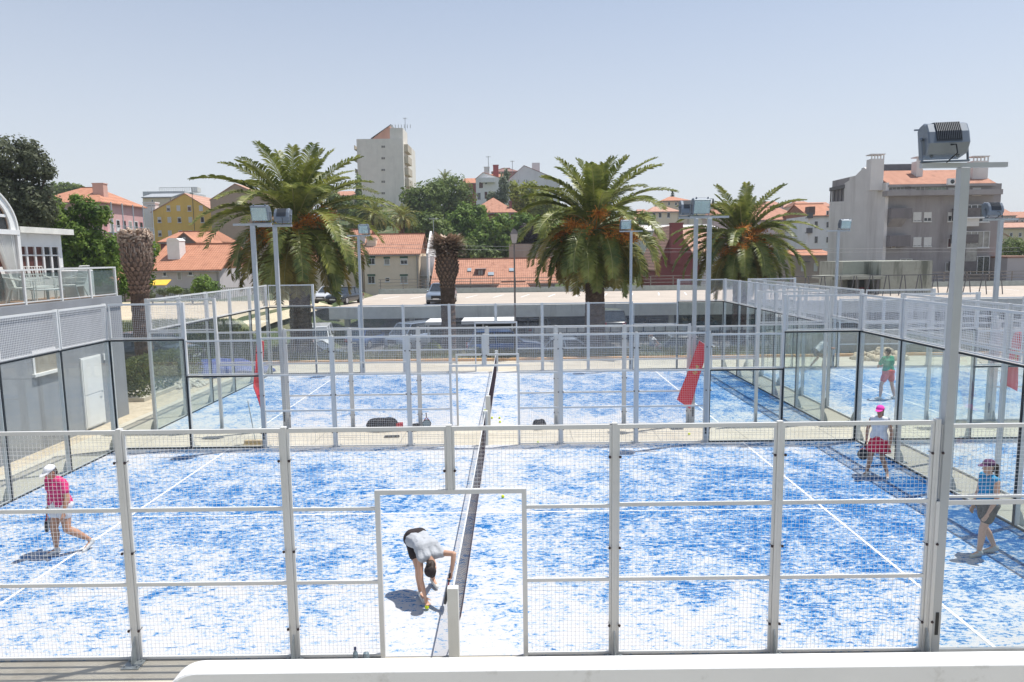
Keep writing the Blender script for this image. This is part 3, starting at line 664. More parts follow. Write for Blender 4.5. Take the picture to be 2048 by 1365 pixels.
MB().bar((X_+2.2, 6.5, H.h*0.66), (X_+2.2, 10.5, 0.4), 0.9, 0.12).build('steel_stair', gr_, H.t)
# yellow house
H = House('yellow_house', 'mustard yellow gabled house with small white windows in three rows', 'house', 306, 430, 424, 500, 125, 14, wallm('mustard', (0.78, 0.53, 0.13), (0.66, 0.44, 0.11)), G1, gable=(369, 388))
H.roof_y(tileP, 0.15)
for v, us in ((417, (337, 357, 379, 402)), (440, (319, 339, 359, 381, 405)), (467, (320, 340, 361, 381))):
    for i, u in enumerate(us): H.win(u, v, 7, 11, darkwin, shut=(0.5, 1.0, 0.2, 1.0, 0.0)[i % 5], sill=(i % 2 == 0))
x = H.P(358, 0).x; MB().tube([(x, -0.06, 1), (x, -0.06, H.h+4.5)], 0.05, 5).build('downpipe', darkwin, H.t)
# grey flat block with steel stair
H = House('grey_block', 'pale grey flat roofed block behind the yellow house with an outside steel stair', 'building', 289, 372, 383, 480, 165, 12, wallm('pale_grey', (0.567, 0.581, 0.608)), G1)
b = MB(); 
x0, x1 = H.P(268, 0).x, H.P(288, 0).x
for x in (x0, x1-0.2): b.box(x, x+0.25, -0.2, 0.1, 0, H.P(0, 392).z); b.box(x, x+0.25, 3.0, 3.3, 0, H.P(0, 392).z)
for v in (392, 402, 412): z = H.P(268, v).z; b.box(x0, x1, -0.2, 3.3, z-0.15, z)
for v in (392, 402): z = H.P(268, v).z; b.bar((x0, -0.1, z), (x1, -0.1, z-1.2), 0.2)
b.build('steel_stair', mat('stair_steel', (0.22, 0.27, 0.30), 0.6), H.t)
MB().box(H.P(345,0).x, H.P(358,0).x, 3, 5, H.h, H.h+1.2).build('plant_box', frame, H.t)
b = MB()
for i in range(22): x = H.P(290+i*3.7, 0).x; b.box(x-0.04, x+0.04, 0.1, 0.2, H.h, H.h+0.9)
b.box(H.P(290,0).x, H.P(368,0).x, 0.1, 0.2, H.h+0.85, H.h+0.95); b.build('roof_railing', frame, H.t)
H = House('cream_house', 'low cream house with a grey pitched roof squeezed before the grey block', 'house', 288, 345, 395, 470, 150, 9, wallm('cream', (0.743, 0.634, 0.486)), G1); H.roof_x(389, mat('zinc_roof', (0.36, 0.38, 0.40), 0.6), 0.2)
H.win(305, 404, 2.5, 8)
H = House('white_annex', 'small white annex with a dark slot window beside the pink house', 'building', 290, 312, 407, 480, 127, 1.5, white, G1); H.flat(white); H.win(303, 412, 17, 3, sill=False)
# tan blank building behind the left palm
H = House('tan_building', 'tall blank tan building with a salmon gable behind the left palm', 'building', 424, 545, 400, 520, 112, 16, wallm('tan', (0.459, 0.338, 0.257)), G1, gable=(470, 369)); H.roof_y(tileP, 0.1)
H = House('hipped_house', 'terracotta hipped roof house glimpsed right of the left palm crown', 'house', 655, 712, 392, 450, 150, 12, wallm('cream', (0.743, 0.634, 0.486)), G1); H.roof_x(384, tileR, 0.3, hip=2)
# low orange roofed houses
H = House('low_house', 'low house with a bright orange tiled roof and a tall white and mauve chimney', 'house', 300, 440, 539, 592, 60, 9, wallm('mauve_grey', (0.540, 0.499, 0.513)), G1)
H.roof_x(492, tileO, 0.35, hip=0); 
c = H.P(333, 482, 1.6); e = H.P(361, 530, 1.6)
MB().box(c.x, e.x, 1.6, 2.9, e.z-0.6, c.z).build('chimney', white, H.t)
MB().prism([(c.x-0.05, c.z+0.001), (e.x+0.05, c.z+0.001), ((c.x+e.x)/2+0.4, c.z+0.25), ((c.x+e.x)/2-0.4, c.z+0.25)], 'y', 1.55, 2.95).build('chimney_cap', white, H.t)
H.win(359, 552, 9, 17, curtainm, name='door', sill=False); H.win(381, 546, 9, 10, darkwin); H.win(330, 548, 8, 10, darkwin)
b = MB(); a = H.P(305, 588, -3); c = H.P(355, 571, -3)
H = House('brown_gable_shed', 'weathered brown gabled shed with orange roof behind the white chimney', 'shed', 346, 392, 486, 520, 78, 8, wallm('brown', (0.216, 0.162, 0.149)), G1, gable=(368, 467)); H.roof_y(tileO, 0.1); H.win(368, 479, 6, 8, mat('pale_pane', (0.4, 0.4, 0.42), 0.4), sill=False)
H = House('orange_roof_house', 'small house with an orange roof left of the left palm below the yellow house', 'house', 322, 425, 484, 520, 84, 8, wallm('red_brown', (0.270, 0.081, 0.068)), G1); H.roof_x(466, tileO, 0.3, hip=1)
H = House('red_hut', 'tiny orange roofed hut behind the leafy trees left of the dead palm', 'shed', 150, 250, 560, 592, 58, 5, wallm('brown', (0.216, 0.162, 0.149)), G1); H.roof_x(536, tileO, 0.3, hip=0.5)
# cream house with green shutters
H = House('cream_house', 'cream two storey house with green shutter boxes and a worn orange roof', 'house', 729, 838, 508, 590, 78, 9, wallm('warm_cream', (0.78, 0.65, 0.51), (0.55, 0.46, 0.34)), G2)
H.roof_x(471, tileR, 0.3, hip=0)
H.win(743, 523, 14, 13, darkwin, lintel=greensh); H.win(774, 524, 11, 12, curtainm, lintel=greensh); H.win(808, 523, 14, 12, darkwin, lintel=greensh, shut=0.35)
H.win(743, 560, 14, 15, darkwin, lintel=greensh); H.win(775, 560, 9, 8, darkwin); H.win(808, 560, 14, 15, curtainm, lintel=greensh)
H.chimney(733, 752, 478, 500, wallm('warm_cream', (0.78, 0.65, 0.51)), dy=1.6, dd=1.2)
w_ = H.P(838, 0).x; e = H.P(860, 0).x; zr = H.zr
MB().prism([(0, 0), (9, 0), (9, H.h), (4.5, zr+0.45), (0, H.h)], 'x', w_+0.003, w_+0.25).build('gable', white, H.t)
H = House('white_side_house', 'narrow white house with a small balcony against the cream gable', 'house', 838, 869, 515, 590, 80, 6, white, G2); H.flat(white, 0.05, 0.15)
z = H.P(0, 562).z; MB().box(-H.w/2, H.w/2, -0.9, -0.002, z-0.1, z).build('balcony', frame, H.t)
b = MB()
for i in range(12): x = -H.w/2+H.w*i/11; b.box(x-0.012, x+0.012, -0.9, -0.875, z, z+0.9)
b.box(-H.w/2, H.w/2, -0.9, -0.875, z+0.9, z+0.94); b.build('balustrade', frame, H.t)
H = House('terracotta_roof_house', 'orange roofed house partly hidden behind the right side of the left palm', 'house', 600, 728, 520, 590, 80, 10, wallm('warm_cream', (0.78, 0.65, 0.51)), G2); H.roof_x(462, tileR, 0.3)
H.chimney(716, 730, 474, 490, white, dy=2.5)
# long low roof house
H = House('long_house', 'long low house with a speckled orange roof, dark dormer and three skylights', 'house', 868, 1110, 566, 600, 76, 10, wallm('mauve_grey', (0.540, 0.499, 0.513)), G2)
r = H.roof_x(520, tileR, 0.35, hip=0)
def onroof(H, u, v):
    "point on the front slope seen at u, v"
    z0 = H.h; z1 = H.zr; best = None
    for i in range(200):
        d = H.depth/2*i/199; p = H.P(u, v, d); zz = z0+(z1-z0)*d/(H.depth/2)
        if best is None or abs(p.z-zz) < best[0]: best = (abs(p.z-zz), p)
    return best[1]
sky_ = mat('skylight_glass', (0.32, 0.38, 0.42), 0.15)
slope = math.atan2(H.zr-H.h, H.depth/2)
for u, v, w in ((939, 543, 8), (982, 551, 12), (1023, 543, 10)):
    p = onroof(H, u, v); o = MB().box(-w*H.k/2, w*H.k/2, -0.35, 0.35, 0.12, 0.26).build('skylight', sky_, H.t, loc=p); o.rotation_euler = (slope, 0, 0)
p = onroof(H, 961, 552); k = H.k
o = MB().box(-9*k, 9*k, 0, 2.2, -0.2, 13*k).build('dormer', mat('dormer_brown', (0.16, 0.10, 0.08), 0.8), H.t, loc=p)
MB().box(-11*k, 11*k, -0.15, 2.4, 13*k, 14.5*k).build('dormer_roof', tileP if 0 else mat('dormer_lead', (0.35, 0.30, 0.29), 0.7), o)
MB().box(-4.5*k, -0.5*k, -0.04, 0, 1*k, 11*k).box(0.5*k, 4.5*k, -0.04, 0, 1*k, 11*k).build('window', curtainm, o)
H = House('lean_to_shed', 'small tiled lean-to shed in front of the long orange roof', 'shed', 992, 1062, 583, 600, 71.8, 3.4, wallm('brown', (0.216, 0.162, 0.149)), G2); H.roof_x(566, tileR, 0.2, hip=0.8)
# retaining wall
w0, w1 = at(1018, 500, 92), at(1140, 500, 92)
tag(MB().box(w0.x, w1.x, 92, 92.5, terr(6, 92)-1, at(1060, 488, 92).z).build('retaining_wall', wallm('retaining', (0.405, 0.338, 0.284))), 'plain tan retaining wall topped with creeper left of the middle palm', 'wall')
# hip house in the trees
H = House('brick_house', 'red walled house with an orange hipped roof among the hillside trees', 'house', 942, 1030, 424, 460, 118, 10, wallm('old_red', (0.324, 0.135, 0.121)), G2); H.roof_x(397, tileR, 0.5, hip=4.5); H.win(1016, 432, 10, 8, curtainm)
H.chimney(1018, 1024, 404, 424, wallm('old_red', (0.324, 0.135, 0.121)), dy=1)
# hilltop group
H = House('red_facade_house', 'dark red terraced house with orange roof on the hilltop left of the white one', 'house', 927, 966, 367, 420, 172, 12, wallm('wine', (0.351, 0.108, 0.108)), G2); H.roof_x(358, tileO, 0.2)
for u in (937, 943): H.win(u, 383, 4, 9, curtainm)
H.win(956, 380, 6, 12, brownwin); H.win(937, 398, 5, 8, curtainm)
H = House('white_hill_house', 'white hilltop house with dark balcony door and thick white chimney', 'house', 952, 1004, 358, 420, 164, 10, white, G2, gable=(966, 346)); H.roof_y(tileO, 0.1)
H.chimney(968, 979, 335, 356, white, dy=0.5); H.chimney(986, 997, 331, 350, wallm('wine', (0.351, 0.108, 0.108)), dy=4)
H.win(962, 371, 8, 12, brownwin, sill=False); H.win(958, 393, 7, 14, darkwin, sill=False); H.win(972, 391, 6, 14, brownwin, sill=False); H.win(972, 365, 4, 8)
z = H.P(0, 378).z; MB().box(H.P(955,0).x, H.P(984,0).x, -1.1, -0.002, z-0.2, z+0.9).build('balcony', white, H.t)
H = House('orange_annex', 'orange roofed annex between the white hilltop house and the pale gable', 'house', 976, 1015, 357, 400, 170, 8, white, G2); H.roof_x(350, tileO, 0.2)
H = House('brown_roof_house', 'hilltop house with a brown hipped roof behind the white chimney', 'house', 985, 1040, 344, 400, 186, 12, wallm('dusty_rose', (0.472, 0.297, 0.257)), G2); H.roof_x(337, mat('brown_tiles', (0.24, 0.13, 0.11), 0.9), 0.3, hip=5)
H = House('pale_gable_house', 'tall plain pale grey gable end on the hilltop behind the poplars', 'house', 1014, 1120, 362, 430, 178, 16, wallm('pale_gable', (0.702, 0.689, 0.702)), G2, gable=(1048, 332)); H.roof_y(mat('brown_tiles', (0.24, 0.13, 0.11), 0.9), 0.1)
H.win(1037, 363, 1.6, 7, sill=False); H.win(1053, 363, 1.6, 7, sill=False)
MB().box(H.P(1062,0).x, H.P(1078,0).x, 4, 7, H.h, H.P(0,337).z).build('water_tank', white, H.t)
for u, v0, v1, Y, l in ((977, 313, 340, 164, 'thin television aerial above the thick white hilltop chimney'), (1025, 322, 345, 180, 'television aerial left of the pale gable ridge'), (868, 436, 492, 74, 'tall television aerial with a folded dish behind the cream house gable'), (811, 236, 268, 178, 'tall aerial mast on top of the tower block'), (1793, 330, 345, 85, 'television aerial on the grey apartment roof')): antenna(u, v0, v1, Y, l)
# tower block
tw = wallm('tower', (0.76, 0.73, 0.66))
H = House('tower_block', 'tall pale tower block with one column of small vents and balconies at both sides', 'tower', 716, 808, 278, 440, 170, 22, tw)
for i, v in enumerate((294, 317, 340.5, 364, 387, 410)): H.win(766.5, v, 8, 5, mat('vent_grey', (0.22, 0.21, 0.19), 0.8), frame_=tw, sill=False, name='vent')
bal = mat('balcony_cream', (0.52, 0.46, 0.36), 0.8)
for i in range(7):
    z = H.P(0, 300+i*23.4).z
    MB().box(H.w/2, H.w/2+1.0, 1.5, 8, z-1.6, z+0.2).build('balcony', bal, H.t); MB().box(-H.w/2-1.0, -H.w/2, 1.5, 8, z-1.0, z-0.85).box(-H.w/2-1.0, -H.w/2-0.85, 1.5, 8, z-0.85, z+0.1).build('balcony', bal, H.t)
a, c = H.P(733, 0), H.P(770, 0); z1 = H.P(0, 261).z
b = MB(); q = [(a.x, 0.4, H.h+0.002), (c.x, 0.4, H.h+0.002), (c.x, 0.4, z1-0.1)]
b.loft([[Vector(x) for x in q], [Vector(x)+Vector((0, 9, 0)) for x in q]]); me = b.mesh('roof', wallm('salmon_wedge', (0.78, 0.42, 0.30))); link('roof', me, H.t)
MB().prism([(a.x-0.3, H.h+0.1), (c.x+0.4, z1+0.05), (c.x+0.4, z1+0.2), (a.x-0.3, H.h+0.22)], 'y', 0.2, 10).build('roof_edge', mat('roof_edge_grey', (0.28, 0.30, 0.33), 0.7), H.t)
MB().box(c.x+0.003, H.w/2, 0.4, 8, H.h, H.P(0, 267).z).build('stair_head', tw, H.t)
b = MB()
for i in range(7): x = c.x+0.6+i*0.75; b.tube([(x, 1, H.P(0, 267).z), (x, 1, H.P(0, 267).z+0.9)], 0.08, 5)
b.build('roof_vent', galv, H.t)
# right hand cluster
rw = wallm('oxblood', (0.270, 0.074, 0.068))
H = House('oxblood_house', 'dark red gabled house behind the palms with a square red chimney', 'house', 1312, 1400, 535, 600, 80, 12, rw, G3, gable=(1350, 452)); H.roof_y(tileP, 0.2)
H.chimney(1343, 1365, 448, 520, rw, dy=-1.2, dd=1.2)
H = House('tiled_roof_house', 'house with a salmon tiled roof right of the red chimney', 'house', 1366, 1425, 506, 590, 84, 10, white, G3); H.roof_x(458, tileP, 0.2)
H = House('long_white_wall_house', 'low white house with a pale roof behind the red chimney', 'house', 1290, 1440, 462, 520, 110, 12, white, G3); H.roof_x(452, mat('pale_roof', (0.6, 0.58, 0.56), 0.8), 0.1)
cr_ = wallm('cream', (0.743, 0.634, 0.486)); ro_ = wallm('rose_plaster', (0.702, 0.540, 0.513))
H = House('veranda_house', 'cream house with an orange roof and dark veranda windows right of the middle palm', 'house', 1300, 1358, 424, 470, 130, 10, cr_, G3); H.roof_x(415, tileP, 0.4, hip=2)
for u in (1308, 1320, 1337): H.win(u, 431, 6, 10, darkwin)
H = House('upper_cream_house', 'narrow cream house with an orange cap roof under the lone conifer', 'house', 1325, 1378, 402, 440, 165, 10, cr_, G3); H.roof_x(395, tileO, 0.3, hip=3)
for u in (1338, 1352, 1364): H.win(u, 408, 4, 6)
H = House('grey_roof_row', 'row of dull plaster houses at the left of the lone conifer', 'house', 1262, 1312, 440, 500, 135, 10, ro_, G3); H.roof_x(432, tileP, 0.2)
H = House('wide_orange_roof_house', 'broad orange roof and rose wall behind the crown of the right palm', 'house', 1428, 1512, 432, 470, 150, 10, ro_, G3); H.roof_x(413, tileR, 0.3, hip=2)
H = House('rose_building', 'rose plastered block with a broad orange roof behind the right palm', 'building', 1500, 1612, 440, 540, 122, 14, wallm('rose_white', (0.756, 0.621, 0.621)), G3); H.roof_x(417, tileR, 0.3, hip=3)
H.win(1523, 505, 4, 4, sill=False)
H = House('white_apartment_house', 'white four storey house with small balconies left of the apartment block', 'house', 1615, 1672, 432, 530, 112, 12, wallm('bright_white', (0.780, 0.780, 0.780)), G3); H.roof_x(410, tileO, 0.2)
for v in (450, 480): 
    H.win(1632, v, 7, 14, darkwin, sill=False); H.win(1655, v, 6, 12, darkwin, sill=False)
H.win(1655, 421+6, 5, 10, darkwin)
for v in (458, 488): z = H.P(0, v).z; MB().box(H.P(1627,0).x, H.P(1640,0).x, -0.6, -0.002, z-0.1, z+0.02).box(H.P(1627,0).x, H.P(1640,0).x, -0.6, -0.57, z+0.02, z+0.8).build('balcony', mat('rail_dark', (0.1, 0.1, 0.11), 0.5), H.t)
MB().box(H.P(1636,0).x, H.P(1648,0).x, 0.2, 2, H.h, H.h+1.6).build('dormer', mat('dormer_brown', (0.16, 0.10, 0.08), 0.8), H.t)
H = House('brown_terrace_house', 'low brownish terraced house with two shuttered windows beside the apartment block', 'house', 1590, 1668, 512, 570, 98, 10, wallm('dust', (0.432, 0.338, 0.297)), G3); H.roof_x(502, tileO, 0.2)
for u in (1606, 1631, 1643): H.win(u, 535, 7, 16, shutter, sill=False)
MB().box(H.P(1624,0).x, H.P(1638,0).x, -0.6, -0.002, H.P(0,545).z-0.1, H.P(0,545).z).build('balcony', mat('rail_dark', (0.1, 0.1, 0.11), 0.5), H.t)
rnd = random.Random(5)
names = ['far_house']*1
cols = [cr_, ro_, white, wallm('sand', (0.675, 0.567, 0.405)), wallm('pale_blue', (0.608, 0.648, 0.702))]
far = [(1380, 1425, 412, 405, 'orange roofed'), (1536, 1566, 412, 404, 'red roofed'), (1562, 1600, 416, 408, 'white walled'), (1596, 1628, 411, 404, 'cream walled'), (1622, 1665, 414, 406, 'long roofed'), (1640, 1680, 422, 416, 'low roofed'), (1512, 1545, 420, 411, 'grey walled'), (1275, 1300, 428, 420, 'small')]
for i, (u0, u1, ve, vr, w_) in enumerate(far):
    H = House('far_house', '%s house on the skyline, number %d from the left beyond the right palm' % (w_, i+1), 'house', u0, u1, ve, ve+40, 215+(i % 3)*14, 12, cols[i % 5], 'skyline houses beyond the right palm')
    H.t['label'] = ['orange roofed skyline house just right of the twin floodlights', 'red roofed skyline house right of the right palm tip', 'white walled skyline house between two lower roofs', 'cream walled skyline house left of the white apartment house', 'long roofed skyline house above the white apartment house', 'low roofed house touching the apartment block edge', 'grey walled house right behind the right palm tip', 'small house behind the right edge of the middle palm'][i]
    H.roof_x(vr, (tileO, tileR, tileP)[i % 3], 0.2, hip=1 if i % 2 else 0)
    for k in range(3): H.win(u0+(k+0.7)*(u1-u0)/3.6, ve+6, 3, 4, sill=False)
# ------------------------------------------------------------------ grey apartment block on the right
ap = wallm('stained_concrete', (0.33, 0.305, 0.30), (0.19, 0.17, 0.165)); apl = wallm('pale_side_wall', (0.70, 0.665, 0.64), (0.52, 0.48, 0.455))
YA = 72
A = at(1772, 450, YA); B = at(1982, 450, YA); zroof = at(1870, 371, YA).z; zb = -2.4
t = thing('apartment_block', 'weathered grey apartment block with shuttered windows and an orange roof on the right', 'building', (A.x, YA, zb))
W = B.x-A.x; Hh = zroof-zb; D = 14
def PA(u, v, dy=0): p = at(u, v, YA+dy); return Vector((p.x-A.x, dy, p.z-zb))
MB().box(0, W, 0, D, 0, Hh).build('wall', ap, t)
# blind side wall receding on the left, stepping up to a gable
XS = A.x-0.02
def YZ(u, v):
    lo, hi = YA-1, YA+40
    for _ in range(50):
        m_ = (lo+hi)/2
        if at(u, v, m_).x > XS: hi = m_
        else: lo = m_
    return (lo-YA, at(u, v, lo).z-zb)
D2 = YZ(1664, 403)[0]
P_ = [(-0.25, 0), (D2, 0), YZ(1664, 404), YZ(1693, 403), YZ(1694, 367), YZ(1704, 361), YZ(1705, 354), YZ(1716, 352), YZ(1733, 335), YZ(1743, 342), YZ(1765, 366), (-0.25, YZ(1766, 368)[1])]
MB().prism(P_, 'x', -0.35, -0.004).build('side_wall', apl, t)
MB().box(-0.002, 12, D-0.5, D2, 0, YZ(1664, 404)[1]-0.3).build('rear_wing', ap, t)
b = MB(); y0_, z0_ = YZ(1693, 403); z1_ = YZ(1693, 377)[1]
for k_ in range(5): y = y0_+(D2-y0_)*k_/4-0.1; b.box(-0.3, -0.15, y, y+0.12, z0_, z1_)
b.box(-0.4, 3, y0_-0.1, D2+0.1, z1_, z1_+0.45); b.build('roof_pergola', mat('pergola_dark', (0.13, 0.12, 0.12), 0.7), t)
# chimneys
for u0, u1, v0, v1, dy in ((1743, 1766, 318, 372, 0.4), (1834, 1845, 323, 356, 2.0), (1947, 1975, 322, 360, 1.0)):
    a, c = PA(u0, v0, dy), PA(u1, v1, dy)
    ch = MB().box(a.x, c.x, dy, dy+1.1, c.z-0.5, a.z).build('chimney', apl, t)
    b = MB(); b.box(a.x-0.08, c.x+0.08, dy-0.08, dy+1.18, a.z+0.45, a.z+0.55)
    for k in range(5): x = a.x+(c.x-a.x-0.1)*k/4; b.box(x, x+0.1, dy, dy+0.1, a.z, a.z+0.45)
    b.build('chimney_cap', apl, ch)
# roof
z1 = PA(1850, 343, 4).z
q = [(0.0, -0.25, Hh+0.02), (W+0.1, -0.25, Hh+0.02), (W+0.1, 4.0, z1), (0.0, 4.0, z1)]
b = MB(); b.loft([[Vector(x)+Vector((0, 0, 0.12)) for x in q], [Vector(x) for x in q]]); me = b.mesh('roof', tileR); uvslope(me, (1, 0, 0), (0, 0.7, 0.7)); link('roof', me, t)
MB().box(0, W, 4.0, D, Hh, z1).build('attic', ap, t)
MB().box(PA(1773,0,4).x, PA(1855,0,4).x, 4.2, 8, z1, z1+0.9).build('roof_box', mat('slate', (0.14, 0.16, 0.18), 0.7), t)
MB().box(-0.1, W+0.1, -0.45, -0.255, Hh-0.16, Hh+0.1).build('cornice', ap, t)
MB().box(-0.6, W+0.35, -1.1, -0.002, PA(0, 412).z-0.35, PA(0, 408).z).build('ledge', ap, t)
acx = PA(1895, 365, 0); ac = MB().box(acx.x-0.4, acx.x+0.4, -0.75, -0.46, acx.z-0.35, acx.z+0.35).build('air_conditioner', white, t); MB().ball((acx.x+0.1, -0.76, acx.z), 0.24, 12, 6, (1, 0.1, 1)).build('fan_grille', darkwin, ac)
k = (YA-CY)/FPX
def awin(u, v, w, h, pane=None, shut=0, fr=None, mull=1, dy=0.0):
    p = PA(u, v, -dy); W2, H2 = w*k/2, h*k/2; f = fr or shutter; b = MB(); tt = 0.05
    b.box(-W2, -W2+tt, -0.06, 0.02, -H2, H2).box(W2-tt, W2, -0.06, 0.02, -H2, H2).box(-W2+tt, W2-tt, -0.06, 0.02, -H2, -H2+tt).box(-W2+tt, W2-tt, -0.06, 0.02, H2-tt, H2)
    for i in range(1, mull+1): x = -W2+2*W2*i/(mull+1); b.box(x-0.03, x+0.03, -0.055, 0.02, -H2+tt, H2-tt)
    b.box(-W2-0.05, W2+0.05, -0.13, 0.0, -H2-0.1, -H2)
    o = b.build('window', f, t, loc=(p.x, -dy, p.z)); MB().box(-W2+tt, W2-tt, -0.02, 0.012, -H2+tt, H2-tt).build('pane', pane or darkwin, o)
    if shut: MB().box(-W2+tt, W2-tt, -0.045, -0.022, H2-tt-(2*H2-2*tt)*shut, H2-tt).build('shutter', shutter, o)
awin(1792, 382+0, 32, 14, curtainm, mull=3, fr=frame)
awin(1840, 381, 34, 15, curtainm, mull=3); awin(1874, 382, 34, 15, mat('green_curtain', (0.36, 0.42, 0.34), 0.4, var=0.25, scale=4), mull=3); awin(1904, 383, 16, 14, curtainm, shut=0.8); awin(1953, 383, 16, 14, curtainm, shut=0.9)
for v in (434, 484): awin(1834, v, 16, 18, shut=0.95); awin(1855, v, 15, 18, shut=0.65 if v < 450 else 0.97); 
awin(1797, 434, 16, 20, mat('pale_door', (0.5, 0.45, 0.35), 0.5), mull=1); awin(1787, 486, 8, 20, mat('orange_door', (0.35, 0.22, 0.10), 0.5), mull=0)
awin(1903, 434, 15, 18, shut=0.4); awin(1902, 486, 14, 18, pane=mat('red_dark', (0.06, 0.01, 0.012), 0.3)); awin(1898, 534, 15, 17, pane=curtainm); awin(1812, 522, 24, 8, curtainm); awin(1900, 584, 16, 10, curtainm)
# projecting balconies on the left part
for vt, vb in ((443, 463), (496, 518)):
    x0, x1 = PA(1795, 0, 0).x, PA(1838, 0, 0).x; za, zb_ = PA(0, vb).z, PA(0, vt).z
    bl = MB().box(x0, x1, -1.0, -0.002, za, za+0.12).box(x0, x1, -1.0, -0.9, za+0.12, zb_).box(x1-0.1, x1, -0.9, -0.002, za+0.12, zb_).box(x0, x0+0.1, -0.9, -0.002, za+0.12, zb_).build('balcony', wallm('dark_balcony', (0.20, 0.18, 0.18), (0.13, 0.12, 0.12)), t)
MB().prism([(-1.0, 0), (-0.002, 0), (-0.002, -0.9)], 'x', PA(1797,0).x, PA(1828,0).x).build('balcony_bracket', ap, t, loc=(0, 0, PA(0, 463).z))
MB().box(PA(1795,0).x, PA(1842,0).x, -1.0, -0.002, PA(0, 412).z, PA(0, 406).z).build('canopy_slab', ap, t)
# glazed bay on the right
x0, x1 = PA(1930, 0).x, PA(1979, 0).x
for i, (vt, vb) in enumerate(((444, 463), (496, 513), (549, 568), (598, 612))):
    MB().box(x0, x1, -0.9, -0.002, PA(0, vb).z, PA(0, vt).z).build('balcony', mat('bay_dark_render', (0.15, 0.135, 0.13), 0.9, dirt=(0.1, 0.09, 0.09)), t)
yel = mat('yellow_pane', (0.36, 0.34, 0.12), 0.4, var=0.2)
for vt, vb, pn in ((410, 444, darkwin), (463, 496, curtainm), (513, 549, darkwin), (568, 598, yel)):
    um, vm = 1954, (vt+vb)/2; awin(um, vm, 48, (vb-vt)-1, pn, mull=3, dy=0.75, fr=frame, shut=0.0)
for vt, vb, c0, c1 in ((463, 480, 1942, 1978), (513, 549, 1955, 1978)):
    MB().box(PA(c0,0).x, PA(c1,0).x, -0.86, -0.83, PA(0, vb).z, PA(0, vt).z-0.1).build('shutter', shutter if vt < 500 else curtainm, t)
MB().box(x0-0.2, x1+0.3, -1.2, -0.9, PA(0, 465).z, PA(0, 462).z).build('awning_case', white, t)
# blind chimney stack step at far right
MB().box(W+0.003, W+1.6, 1, 10, 0, PA(0, 395, 1).z).build('stair_tower', ap, t)
# low concrete hall in front
c0, c1 = at(1706, 550, 55), at(1864, 550, 55)
t = thing('concrete_hall', 'low mossy concrete hall with a canopy roof in front of the apartment block', 'building', (0, 0, 0))
mc = mat('mossy_concrete', (0.34, 0.35, 0.30), 0.9, var=0.08, dirt=(0.14, 0.15, 0.12), dscale=0.9, dlim=(0.5, 0.62), streak=True)
MB().box(at(1790, 0, 55).x, c1.x, 55, 62, -2, at(1780, 523, 55).z).build('wall', mc, t)
MB().box(c0.x, at(1790, 0, 55).x-0.003, 57, 62, -2, at(1750, 523, 57).z).build('wall', mc, t)
MB().box(at(1680, 0, 54).x, at(1789, 0, 54).x, 53, 57.5, at(1750, 558, 54).z, at(1750, 554, 54).z+0.1).build('canopy', mc, t)
for u in (1728, 1748, 1770): x = at(u, 0, 55).x; MB().box(x, x+0.25, 54, 54.25, -1.7, at(1750, 558, 54).z).build('pillar', mat('rail_dark', (0.1, 0.1, 0.11), 0.5), t)
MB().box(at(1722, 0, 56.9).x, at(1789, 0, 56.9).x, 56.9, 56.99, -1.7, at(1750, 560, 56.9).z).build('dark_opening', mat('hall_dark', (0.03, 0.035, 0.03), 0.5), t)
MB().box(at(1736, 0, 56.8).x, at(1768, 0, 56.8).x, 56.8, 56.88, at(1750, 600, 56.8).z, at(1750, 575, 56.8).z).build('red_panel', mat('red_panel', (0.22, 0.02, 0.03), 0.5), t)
# houses at the right edge
H = House('small_orange_house', 'house with a steep orange roof right of the apartment block behind the second lamp post', 'house', 1978, 2012, 566, 600, 74, 6, wallm('mauve_grey', (0.540, 0.499, 0.513)), G3)
H.roof_x(518, tileO, 0.1)
H = House('grey_plaster_wall_house', 'grey plaster house wall at the right edge with a cable on it', 'house', 2012, 2110, 516, 610, 70, 8, wallm('grey_plaster', (0.486, 0.446, 0.432)), G3); H.flat(tileP, 0.1, 0.2)
H = House('sand_gable_house', 'sand coloured gabled house above the bush at the right edge', 'house', 1984, 2030, 482, 530, 100, 9, wallm('sand', (0.675, 0.567, 0.405)), G3, gable=(1996, 462)); H.roof_y(tileP, 0.1)
H = House('terracotta_house', 'house with a flat terracotta roof at the right edge of the hillside', 'house', 2005, 2090, 456, 520, 120, 9, wallm('sand', (0.675, 0.567, 0.405)), G3); H.roof_x(447, tileP, 0.2)
for u in (2022, 2040): H.win(u, 470, 6, 8)
H = House('pale_far_house', 'pale house with a grey pitched roof highest at the right edge', 'house', 1986, 2030, 432, 480, 160, 10, ro_, G3); H.roof_x(418, tileR, 0.2)
for u in (1998, 2014, 2024): H.win(u, 438, 3.5, 5)
H = House('grey_far_house', 'small grey windowed house in the top right corner of the hillside', 'house', 2026, 2100, 436, 480, 166, 10, ro_, G3); H.roof_x(425, tileR, 0.2)
for u in (2034, 2044): H.win(u, 443, 4, 5)
